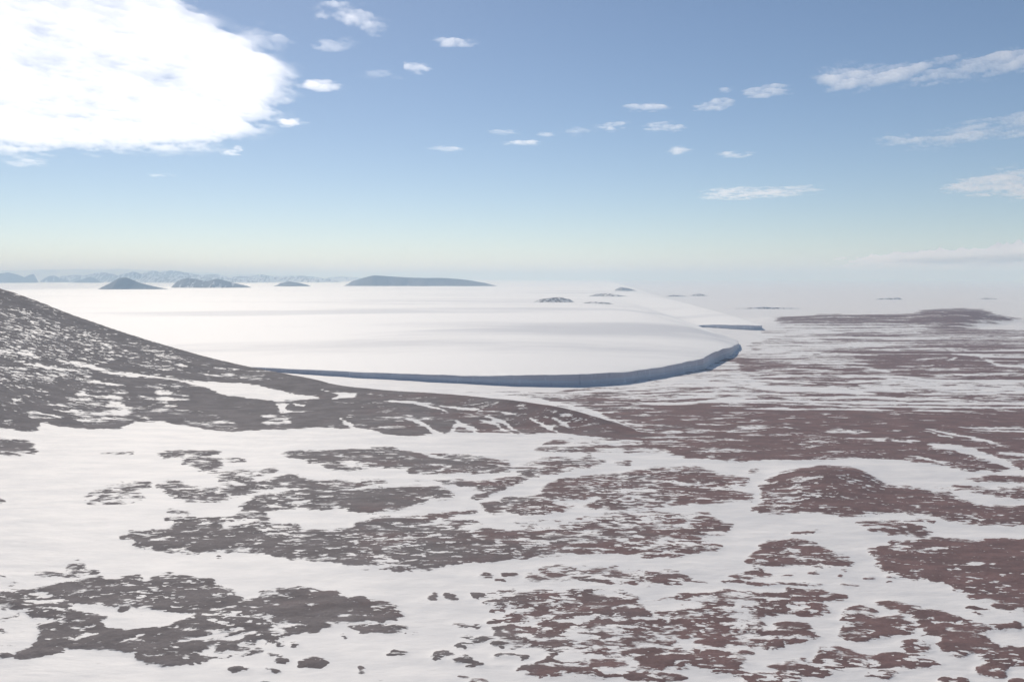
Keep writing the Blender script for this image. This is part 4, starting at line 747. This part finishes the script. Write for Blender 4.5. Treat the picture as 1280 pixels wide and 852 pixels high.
PZ = EHs[None] + (EH - EHs)[None] * np.exp(-dist / 25) - 0.8 * np.exp(-dist / 4) + (58 - EHs[None]) * (1 - np.exp(-dist / 1500)) + 17 * (dist / 900) * np.exp(1 - dist / 900) * (1 - smooth((s - run[3 + len(FRONT)] + 250) / 300))[None]
PZ = PZ + smooth(dist / 500) * (5.0 * fbm(PX / 1500, PY / 1100, 31, 3) + 1.3 * fbm(PX / 320, PY / 220, 35, 3))
gv = np.stack([PX, PY, PZ], -1).reshape(-1, 3)
# grey patches that paint cloud shadow and shading into the snow colour: x, y, half width, half depth, strength
painted_shade = np.zeros_like(PX)
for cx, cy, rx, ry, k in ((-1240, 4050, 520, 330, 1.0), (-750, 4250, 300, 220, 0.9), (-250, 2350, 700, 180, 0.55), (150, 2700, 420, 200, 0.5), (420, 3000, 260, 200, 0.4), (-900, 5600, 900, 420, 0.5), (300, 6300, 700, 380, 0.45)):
    painted_shade += k * np.exp(-((PX - cx) / rx) ** 2 - ((PY - cy) / ry) ** 2)
glacier = mesh_from('glacier', gv, grid_quads(len(t), len(s)), make_glacier_material(), {'painted_shade': painted_shade.reshape(-1)})
tag(glacier, 'broad smooth snow covered glacier ending in a curved blue ice cliff', 'glacier', 'structure')
wall = []
for k, f in enumerate(np.linspace(0, 1, 9)):
    out = 3.0 * f ** 1.5 + 2.2 * fbm(s / 16, s * 0 + k * 0.7, 51, 4, 0.6) * math.sin(math.pi * f)
    wall.append(np.stack([EX + nx * out, EY + ny * out, (EH - 0.8) * (1 - f) - 4 * f], -1))
ice_cliff = mesh_from('ice_cliff', np.concatenate(wall), grid_quads(9, len(s)), make_cliff_material(), None, glacier)

# ---------------------------------------------------------------- mountains and rock outcrops standing out of the snow
MOUNTAINS = [   # name, label, distance, half depth, snow share, crest: x, height above sea
    ('mountain', 'dark pyramid shaped mountain above the left end of the snowfield', 11800, 420, 0.26, [-5647, -25, -5497, 50, -5313, 146, -5205, 215, -5131, 220, -4994, 156, -4783, 103, -4530, 50, -4380, -25]),
    ('mountain', 'long twin humped mountain with pale gullies right of the pyramid peak', 13600, 480, 0.40, [-5407, -25, -5257, 37, -5119, 165, -4958, 214, -4800, 189, -4678, 165, -4617, 165, -4506, 202, -4384, 171, -4262, 134, -4104, 98, -3897, 37, -3747, -25]),
    ('mountain', 'small low domed mountain standing alone on the far snowfield', 15400, 350, 0.22, [-4340, -25, -4190, 40, -4022, 116, -3855, 147, -3675, 123, -3565, 95, -3427, 40, -3277, -25]),
    ('mountain', 'wide flat topped blue mountain alone in the middle of the horizon', 16000, 520, 0.16, [-3206, -25, -3056, 47, -2882, 148, -2665, 213, -2477, 259, -2304, 249, -2016, 226, -1728, 211, -1152, 203, -792, 173, -504, 119, -115, 19, 35, -25]),
    ('mountain', 'blunt dark mountain cut by the left edge of the photo', 25000, 434, 0.15, [-15905, -25, -15755, 175, -15076, 265, -14399, 310, -14128, 343, -13839, 265, -13462, 108, -13312, -25]),
    ('mountain', 'narrow tooth shaped peak next to the blunt dark mountain', 26000, 310, 0.12, [-14572, -25, -14422, 103, -14230, 220, -14111, 278, -13992, 313, -13861, 80, -13711, -25]),
    ('mountain', 'small dark peak behind the left foot of the pyramid mountain', 24500, 310, 0.20, [-12285, -25, -12135, 66, -11800, 187, -11644, 242, -11492, 176, -11297, 66, -11147, -25]),
    ('mountain', 'low hazy mountain showing between the tooth peak and the small dark peak', 27000, 372, 0.40, [-14494, -25, -14344, 123, -14096, 256, -13949, 268, -13710, 172, -13469, 99, -13319, -25]),
    ('mountain', 'pale blue ridge rising straight behind the pyramid peak', 27000, 744, 0.50, [-12597, -25, -12447, 147, -12029, 268, -11711, 341, -11515, 390, -11227, 293, -10794, 123, -10644, -25]),
    ('mountain', 'tallest pale blue massif of the far range, behind the twin humped mountain', 29000, 1116, 0.50, [-12552, -25, -12402, 168, -12005, 350, -11741, 428, -11482, 376, -11167, 446, -10907, 415, -10543, 350, -10179, 298, -9657, 311, -9293, 220, -8983, 116, -8833, -25]),
    ('mountain', 'faint saw edged ridge to the right of the pale massif', 30000, 868, 0.55, [-9819, -25, -9669, 166, -9397, 247, -9181, 274, -8857, 247, -8505, 320, -8209, 260, -7887, 166, -7737, -25]),
    ('mountain', 'faint low ridge above the small domed mountain', 31000, 868, 0.55, [-8383, -25, -8233, 164, -7869, 234, -7394, 276, -7032, 262, -6698, 206, -6420, 136, -6270, -25]),
    ('mountain', 'faintest ridge just left of the flat topped mountain', 32000, 868, 0.60, [-7065, -25, -6915, 134, -6481, 220, -6164, 249, -5761, 220, -5186, 134, -5036, -25]),
    ('mountain', 'snow covered white range low along the horizon at far left', 38000, 3100, 1.00, [-26139, -25, -25989, 391, -23251, 442, -21196, 527, -18801, 578, -17435, 544, -16749, 595, -15042, 527, -13506, 442, -11628, 339, -8893, 254, -8743, -25]),
    ('mountain', 'broken snowy ridge between the blunt dark mountain and the pale massif', 29000, 806, 0.50, [-15295, -25, -15145, 116, -14670, 246, -14302, 311, -13965, 272, -13623, 350, -13309, 376, -12998, 298, -12584, 168, -12434, -25]),
    ('mountain', 'snow streaked foothills between the twin humped mountain and the massif', 25500, 744, 0.55, [-11172, -25, -11022, 105, -10652, 197, -10329, 254, -9962, 220, -9594, 254, -9182, 220, -8768, 231, -8264, 186, -7691, 151, -7302, 83, -7152, -25]),
    ('mountain', 'pale low foothills running right from the twin humped mountain', 26500, 682, 0.60, [-8263, -25, -8113, 125, -7515, 208, -7037, 232, -6632, 196, -6202, 220, -5607, 172, -5130, 101, -4980, -25]),
    ('rock_outcrop', 'speckled rock outcrop rising from the smooth snowfield at mid distance', 5700, 330, 0.52, [83, -25, 123, 51, 164, 76, 221, 87, 308, 94, 370, 82, 422, 51, 462, -25]),
    ('rock_outcrop', 'lower speckled rock outcrop touching the right end of the bigger outcrop', 5500, 260, 0.55, [337, -25, 377, 49, 432, 62, 496, 69, 580, 67, 645, 52, 705, 34, 745, -25]),
    ('rock_outcrop', 'long flat grey rock strip behind the two speckled outcrops', 7600, 350, 0.50, [611, -25, 651, 56, 740, 77, 836, 83, 946, 63, 1124, 46, 1164, -25]),
    ('rock_outcrop', 'small dark wedge of rock farthest behind the speckled outcrops', 10500, 320, 0.30, [1181, -25, 1221, 74, 1286, 104, 1381, 88, 1505, 50, 1545, -25]),
    ('rock_outcrop', 'tiny dark rock on the snow to the right of the grey rock strip', 10300, 160, 0.35, [2022, -25, 2062, 2, 2117, 21, 2191, 26, 2266, 2, 2306, -25]),
    ('rock_outcrop', 'tiny flat rock sliver to the left of the tiny dark rock', 10000, 150, 0.45, [1700, -25, 1740, 4, 1821, 18, 1911, 13, 1983, 4, 2023, -25]),
    ('rock_outcrop', 'low dark strip standing in for a cloud shadow on the snow beyond the second ice lobe', 6150, 120, 0.55, [1292, -25, 1332, -4, 1554, 2, 1693, 8, 1737, 15, 1787, 10, 1998, 4, 2038, -25]),  # raised strip put in to draw a dark cloud shadow line
    ('rock_outcrop', 'thin grey strip standing in for a cloud shadow, left of the low dark strip', 5000, 100, 0.55, [750, -25, 790, 35, 857, 39, 930, 42, 1029, 42, 1083, 40, 1137, 36, 1177, -25]),  # thin raised strip, likewise drawing a grey cloud shadow line
    ('rock_outcrop', 'row of dark rock specks on the white plain left of the headland top', 8700, 150, 0.58, [3506, -25, 3546, 1, 3640, 13, 3734, 13, 3789, 20, 3829, 1, 3869, -25]),
    ('rock_outcrop', 'short dark rock sliver on the white plain above the headland', 8800, 150, 0.55, [4587, -25, 4627, 2, 4690, 12, 4761, 10, 4809, 2, 4849, -25]),
]
mountain_mat, outcrop_mat = make_mountain_material(), make_outcrop_material()
for k, (name, label, D, half, snow, prof) in enumerate(MOUNTAINS):
    p = np.array(prof, dtype=float).reshape(-1, 2)
    nu, nv = 150, 44
    x = np.linspace(p[0, 0], p[-1, 0], nu)
    h = np.interp(x, p[:, 0], p[:, 1])
    for _ in range(3):
        h[1:-1] = (h[:-2] + 2 * h[1:-1] + h[2:]) / 4
    size = p[:, 1].max() - 30
    h = h + size * (0.035 if D < 16500 else 0.11) * fbm(x / size * 0.7, x * 0 + k, 60 + k, 4, 0.6) * smooth((h - 40) / size * 3)
    v = np.linspace(-1, 1, nv)
    V, X = np.meshgrid(v, x, indexing='ij')
    Hc = np.repeat(h[None], nv, 0)
    shape = (1 - np.abs(V)) ** 1.15
    wob = fbm(X / size * 0.5, V * half / size * 0.25 + k, 90 + k, 4)
    gully = 1 - np.abs(fbm(X / size * 1.1 + wob * 0.6, V * 0.7 + k * 2.1, 120 + k, 4, 0.55))
    cut = (gully ** 3) * (1 - shape) * np.minimum(shape * 4, 1)
    Z = -25 + (Hc + 25) * shape * (1 - 0.34 * cut)
    # plan: the ridge bends a little so that the foot is not a straight line
    Y = D + half * 0.35 * fbm(X / size * 0.35, X * 0 + 5.5, 150 + k, 3) + half * V * (0.55 + 0.45 * np.clip((Hc - 20) / max(size, 1), 0, 1))
    sn = snow + 0.35 * (cut - 0.3) * (0.3 + snow) if name == 'mountain' else np.full_like(Z, snow)
    if snow >= 1:
        sn = np.full_like(Z, 2.0)
    o = mesh_from(name, np.stack([X, Y, Z], -1).reshape(-1, 3), grid_quads(nv, nu), mountain_mat if name == 'mountain' else outcrop_mat, {'snow': sn.reshape(-1)})
    tag(o, label, 'mountain' if name == 'mountain' else 'rock outcrop', 'structure')

# ---------------------------------------------------------------- clouds: real bodies of vapour, far above the haze
CLOUDS = [   # label, group, base height, thickness, density, fibre length, outline x, y ... in km
    ('huge bright white cloud bank filling the upper left of the sky', '', 10000, 420, 0.00055, 2600, [-49.03,68.79,-46.29,68.36,-43.58,67.95,-40.78,67.33,-38.03,66.72,-36.36,66.92,-34.68,67.13,-32.29,66.52,-29.94,65.93,-28.02,65.54,-26.11,65.16,-22.94,64.41,-20.17,62.95,-18.13,59.59,-16.41,58.04,-14.51,56.28,-13.58,53.08,-14.80,52.09,-12.91,49.33,-10.99,44.63,-10.87,41.66,-11.74,39.06,-11.96,35.84,-11.75,32.93,-11.08,29.68,-10.57,27.54,-10.12,25.69,-10.49,24.86,-10.84,24.08,-11.16,23.35,-11.47,22.67,-12.09,22.67,-12.71,22.67,-13.33,22.67,-13.95,22.67,-14.57,22.67,-15.19,22.67,-15.82,22.67,-16.85,24.11,-18.04,25.75,-19.40,27.64,-20.98,29.85,-22.85,32.44,-25.08,35.54,-27.80,39.31,-31.17,43.99,-35.48,49.97,-41.17,57.87]),
    ('rounded white cloud puff just right of the bank tip', 'small white clouds in the blue sky', 10900, 150, 0.00085, 1300, [-12.22,50.15,-11.37,50.30,-10.61,49.86,-9.44,49.57,-9.12,50.45,-10.02,51.36,-11.30,51.99,-12.11,51.52]),
    ('compact bright almond shaped cloud under the bank tip', 'small white clouds in the blue sky', 10900, 150, 0.00095, 1300, [-16.90,63.58,-15.52,61.28,-14.44,60.62,-13.67,61.50,-14.64,63.34,-15.90,64.30]),
    ('small slanted cloud sliver below the edge of the bank', 'small white clouds in the blue sky', 10900, 130, 0.00095, 1300, [-25.38,77.81,-23.51,75.38,-21.90,73.41,-21.34,74.38,-23.02,77.10,-24.97,78.91]),
    ('faint flat cloud wisp below the left part of the bank', 'small white clouds in the blue sky', 10900, 90, 0.00047, 1500, [-48.33,85.31,-44.38,81.59,-42.61,82.39,-43.38,85.31,-47.00,87.08]),
    ('tiny flat cloud dash alone below the bank', 'small white clouds in the blue sky', 10900, 90, 0.00076, 1500, [-38.88,93.07,-36.97,93.07,-36.03,95.18,-38.70,97.39]),
    ('slanted feathery white cloud near the top edge of the sky', 'small white clouds in the blue sky', 10900, 130, 0.00076, 1300, [-8.34,36.39,-7.26,35.86,-6.17,36.82,-5.44,38.06,-5.16,39.52,-5.99,39.90,-6.78,38.41,-7.93,37.48]),
    ('thin double wisp below the slanted feathery cloud', 'small white clouds in the blue sky', 10900, 110, 0.00054, 1300, [-9.22,40.95,-8.23,40.85,-7.16,40.56,-6.76,41.35,-7.86,42.37,-9.15,42.79]),
    ('very faint veil of cloud beside the upper edge of the bank', 'small white clouds in the blue sky', 10900, 110, 0.00034, 1600, [-12.85,40.42,-11.18,38.41,-10.60,40.03,-9.92,42.36,-11.17,43.56,-12.23,41.93]),
    ('soft two part white cloud high in the middle of the sky', 'small white clouds in the blue sky', 10900, 120, 0.00076, 1200, [-4.11,41.19,-3.20,40.23,-2.33,40.61,-1.43,40.61,-1.78,41.90,-2.97,42.00]),
    ('small bright comma of cloud under the soft two part cloud', 'small white clouds in the blue sky', 10900, 110, 0.00076, 1200, [-5.39,46.14,-4.82,45.41,-4.16,47.03,-4.86,47.69]),
    ('thin faint streak left of the small comma of cloud', 'small white clouds in the blue sky', 10900, 90, 0.00057, 1400, [-8.22,47.39,-7.09,47.12,-6.03,48.60,-5.35,49.45,-6.55,49.30]),
    ('tiny flat cloud at the upper left of the long broken row', 'small white clouds in the blue sky', 10900, 90, 0.00079, 1200, [-2.25,66.59,-0.87,65.56,0.42,66.86,-0.61,68.20]),
    ('flat cloud streak under the tiny cloud of the broken row', 'small white clouds in the blue sky', 10900, 100, 0.00079, 1200, [-1.55,72.31,0.63,70.50,2.79,71.09,1.31,73.57]),
    ('short cloud tuft above the flat streak of the broken row', 'small white clouds in the blue sky', 10900, 90, 0.00068, 1200, [1.95,68.30,2.68,66.95,3.75,68.03,3.09,69.43]),
    ('lowest leftmost cloud dash of the broken row', 'small white clouds in the blue sky', 10900, 90, 0.00068, 1200, [-7.04,74.52,-5.57,73.54,-4.24,75.52,-5.51,77.25]),
    ('bright bumpy cloud in the middle of the broken row', 'small white clouds in the blue sky', 10900, 130, 0.00079, 1100, [6.02,66.35,6.37,63.37,7.19,62.21,8.23,63.37,7.61,65.84]),
    ('two lobed cloud right of the bright bumpy cloud', 'small white clouds in the blue sky', 10900, 130, 0.00079, 1100, [8.89,64.04,9.64,61.93,10.90,62.85,12.48,63.80,12.09,66.30,10.62,66.30]),
    ('thin pale veil between the tuft and the bright bumpy cloud', 'small white clouds in the blue sky', 10900, 90, 0.00042, 1200, [3.47,65.06,4.66,63.84,5.97,65.82,5.46,68.21,4.09,67.67]),
    ('wide ragged cloud above the two lobed cloud', 'small white clouds in the blue sky', 10900, 120, 0.00076, 1100, [6.69,56.69,7.65,55.58,8.94,55.94,10.57,56.69,9.31,58.25,7.99,58.05]),
    ('slanted ragged cloud between the wide ragged cloud and the long right band', 'small white clouds in the blue sky', 10900, 120, 0.00076, 1100, [11.00,56.85,11.92,54.83,12.81,54.48,14.30,55.55,12.92,57.04,11.71,57.82]),
    ('flat based cloud at the upper right end of the broken row', 'small white clouds in the blue sky', 10900, 120, 0.00076, 1100, [13.02,52.24,14.24,50.99,14.56,49.79,15.55,50.99,16.18,52.72,14.97,53.55,13.55,53.05]),
    ('tiny cloud just left of the flat based cloud of the row', 'small white clouds in the blue sky', 10900, 90, 0.00072, 1100, [11.27,51.26,11.90,50.65,12.90,51.57,12.31,52.37]),
    ('small stacked cloud puff beneath the two lobed cloud', 'small white clouds in the blue sky', 10900, 100, 0.00072, 1100, [13.12,77.10,13.66,73.73,15.11,75.72,14.70,78.54]),
    ('flat lens shaped cloud right of the stacked puff', 'small white clouds in the blue sky', 10900, 100, 0.00079, 1300, [17.84,78.81,19.04,76.31,21.44,77.37,20.77,80.32,18.83,80.32]),
    ('long lumpy cloud band reaching the right edge of the sky', 'small white clouds in the blue sky', 10900, 150, 0.00068, 1500, [15.38,47.97,16.47,46.52,18.25,45.83,19.29,45.41,20.30,44.99,21.80,44.03,23.16,42.95,24.02,42.46,24.85,41.98,25.67,41.51,28.83,46.52,27.77,46.82,26.70,47.12,25.61,47.42,24.08,48.54,23.12,49.22,22.12,49.92,20.42,51.17,18.76,51.61,16.95,50.33]),
    ('middle feathery band at the right edge, below the lumpy band', 'small white clouds in the blue sky', 10900, 120, 0.00057, 1700, [28.69,74.20,28.59,68.36,31.03,68.36,32.12,66.86,32.56,62.09,33.66,60.45,34.70,58.89,35.69,57.41,42.11,67.60,40.30,67.60,38.50,67.60,36.70,67.60,35.07,70.33,33.98,72.00,32.85,73.75,30.77,73.97]),
    ('lowest wispy wedge of cloud at the right edge of the sky', 'small white clouds in the blue sky', 10900, 120, 0.00064, 1800, [50.89,109.90,49.15,98.27,49.42,92.27,50.86,89.98,52.23,87.81,53.54,85.74,76.48,122.15,71.62,120.12,66.92,118.16,62.38,116.26,55.56,112.99]),
    ('long flat cloud streak low in the sky, above the snowy horizon', 'small white clouds in the blue sky', 10900, 110, 0.00076, 1900, [23.46,117.09,24.78,110.89,28.18,108.73,32.62,107.34,35.99,105.98,38.14,108.03,36.92,114.69,33.99,118.75,29.52,122.22,25.86,120.46]),
    ('low pale cloud bank lying along the horizon at right', '', 2000, 800, 0.00160, 6000, [47.36,152.63,42.11,124.04,38.51,104.47,36.92,91.28,35.69,81.05,33.23,68.49,32.35,62.08,33.50,61.13,34.61,60.20,35.69,59.31,36.74,58.44,37.76,57.59,38.75,56.77,46.68,65.49,57.48,77.37,73.08,94.53,139.53,180.36,133.19,178.45,126.98,176.58,120.90,174.75,114.95,172.96,109.12,171.21,103.40,169.49,97.80,167.80,92.31,166.15,86.92,164.53,81.64,162.94,76.47,161.39,71.39,159.86,66.40,158.36,61.51,156.89,56.71,155.44,51.99,154.02]),
]
for k, (label, group, base, thick, density, fibre, flat) in enumerate(CLOUDS):
    poly = np.array(flat, dtype=float).reshape(-1, 2) * 1000
    big = k == 0
    b = poly[:, 0] / poly[:, 1]
    inv = 1 / poly[:, 1]
    nb = int(np.clip((b.max() - b.min()) * 1108 / 1.6, 30, 420))
    ni = int(np.clip((inv.max() - inv.min()) * base * 1108 / 1.2, 24, 300))
    mb, mi = (b.max() - b.min()) * 0.12, (inv.max() - inv.min()) * 0.15
    gb = np.linspace(b.min() - mb, b.max() + mb, nb)
    gi = np.linspace(inv.min() - mi, inv.max() + mi, ni)[::-1]
    Y = np.repeat((1 / gi)[:, None], nb, 1)
    X = Y * gb[None]
    wx = X + fibre * 0.45 * fbm(X / fibre, Y / fibre / 1.6, 200 + k, 4, 0.6)
    wy = Y + fibre * 0.9 * fbm(X / fibre, Y / fibre / 1.6, 230 + k, 4, 0.6)
    m = inside(wx, wy, poly).astype(float)
    for _ in range(170 if big else 45):
        m = rub(m)
    tex = fbm(X / fibre * 0.9 + Y / fibre * 0.12, Y / fibre * 0.55, 260 + k, 5, 0.6)
    puff = fbm(X / fibre * 2.3, Y / fibre * 1.5, 290 + k, 5, 0.7)
    edge_fade = smooth(m * 2.5)
    if big:
        f = (smooth(m * 1.1) * 0.95 + 0.75 * tex + 0.7 * puff + 0.06) * edge_fade
        f = 1.05 * (1 - np.exp(-np.clip(f, 0, None) * 1.1))
    else:
        f = (smooth(m * 1.2) * 1.15 + 0.95 * tex + 0.9 * puff - 0.42) * edge_fade
    f[[0, -1]] = 0
    f[:, [0, -1]] = 0
    f = np.where(f < 0.02, 0, f)
    z = np.where(f > 0, 4.0 + thick * f ** 1.5, 0)
    n = f.size
    top = np.stack([X, Y, base + z], -1).reshape(-1, 3)
    bot = np.stack([X, Y, base - 0.3 * z], -1).reshape(-1, 3)
    q = grid_quads(ni, nb)
    q = q[(f.reshape(-1)[q] > 0).any(1)]
    low = np.where(f.reshape(-1) > 0, np.arange(n) + n, np.arange(n))
    allq = np.concatenate([q, low[q][:, ::-1]])
    verts = np.concatenate([top, bot])
    used, qq = submesh(verts, allq, np.ones(len(allq), bool))
    o = mesh_from('cloud', verts[used], qq, volume_material('cloud_vapour', (0.99, 0.99, 1.0), density, 0.62))
    tag(o, label, 'cloud', None, group or None)

# ---------------------------------------------------------------- haze: the pale air over the snow
hb = [(-330000, -3000, -60), (330000, -3000, -60), (330000, 330000, -60), (-330000, 330000, -60)]
hv = hb + [(x, y, 720) for x, y, z in hb]
haze = mesh_from('haze', hv, [(3, 2, 1, 0), (4, 5, 6, 7), (0, 1, 5, 4), (1, 2, 6, 5), (2, 3, 7, 6), (3, 0, 4, 7)],
                 volume_material('haze_air', (0.56, 0.77, 1.0), 5.6e-5, 0.0, (0.66, 0.85, 1.0)))
tag(haze, 'thin pale haze over the whole snow plain', 'haze', 'stuff')
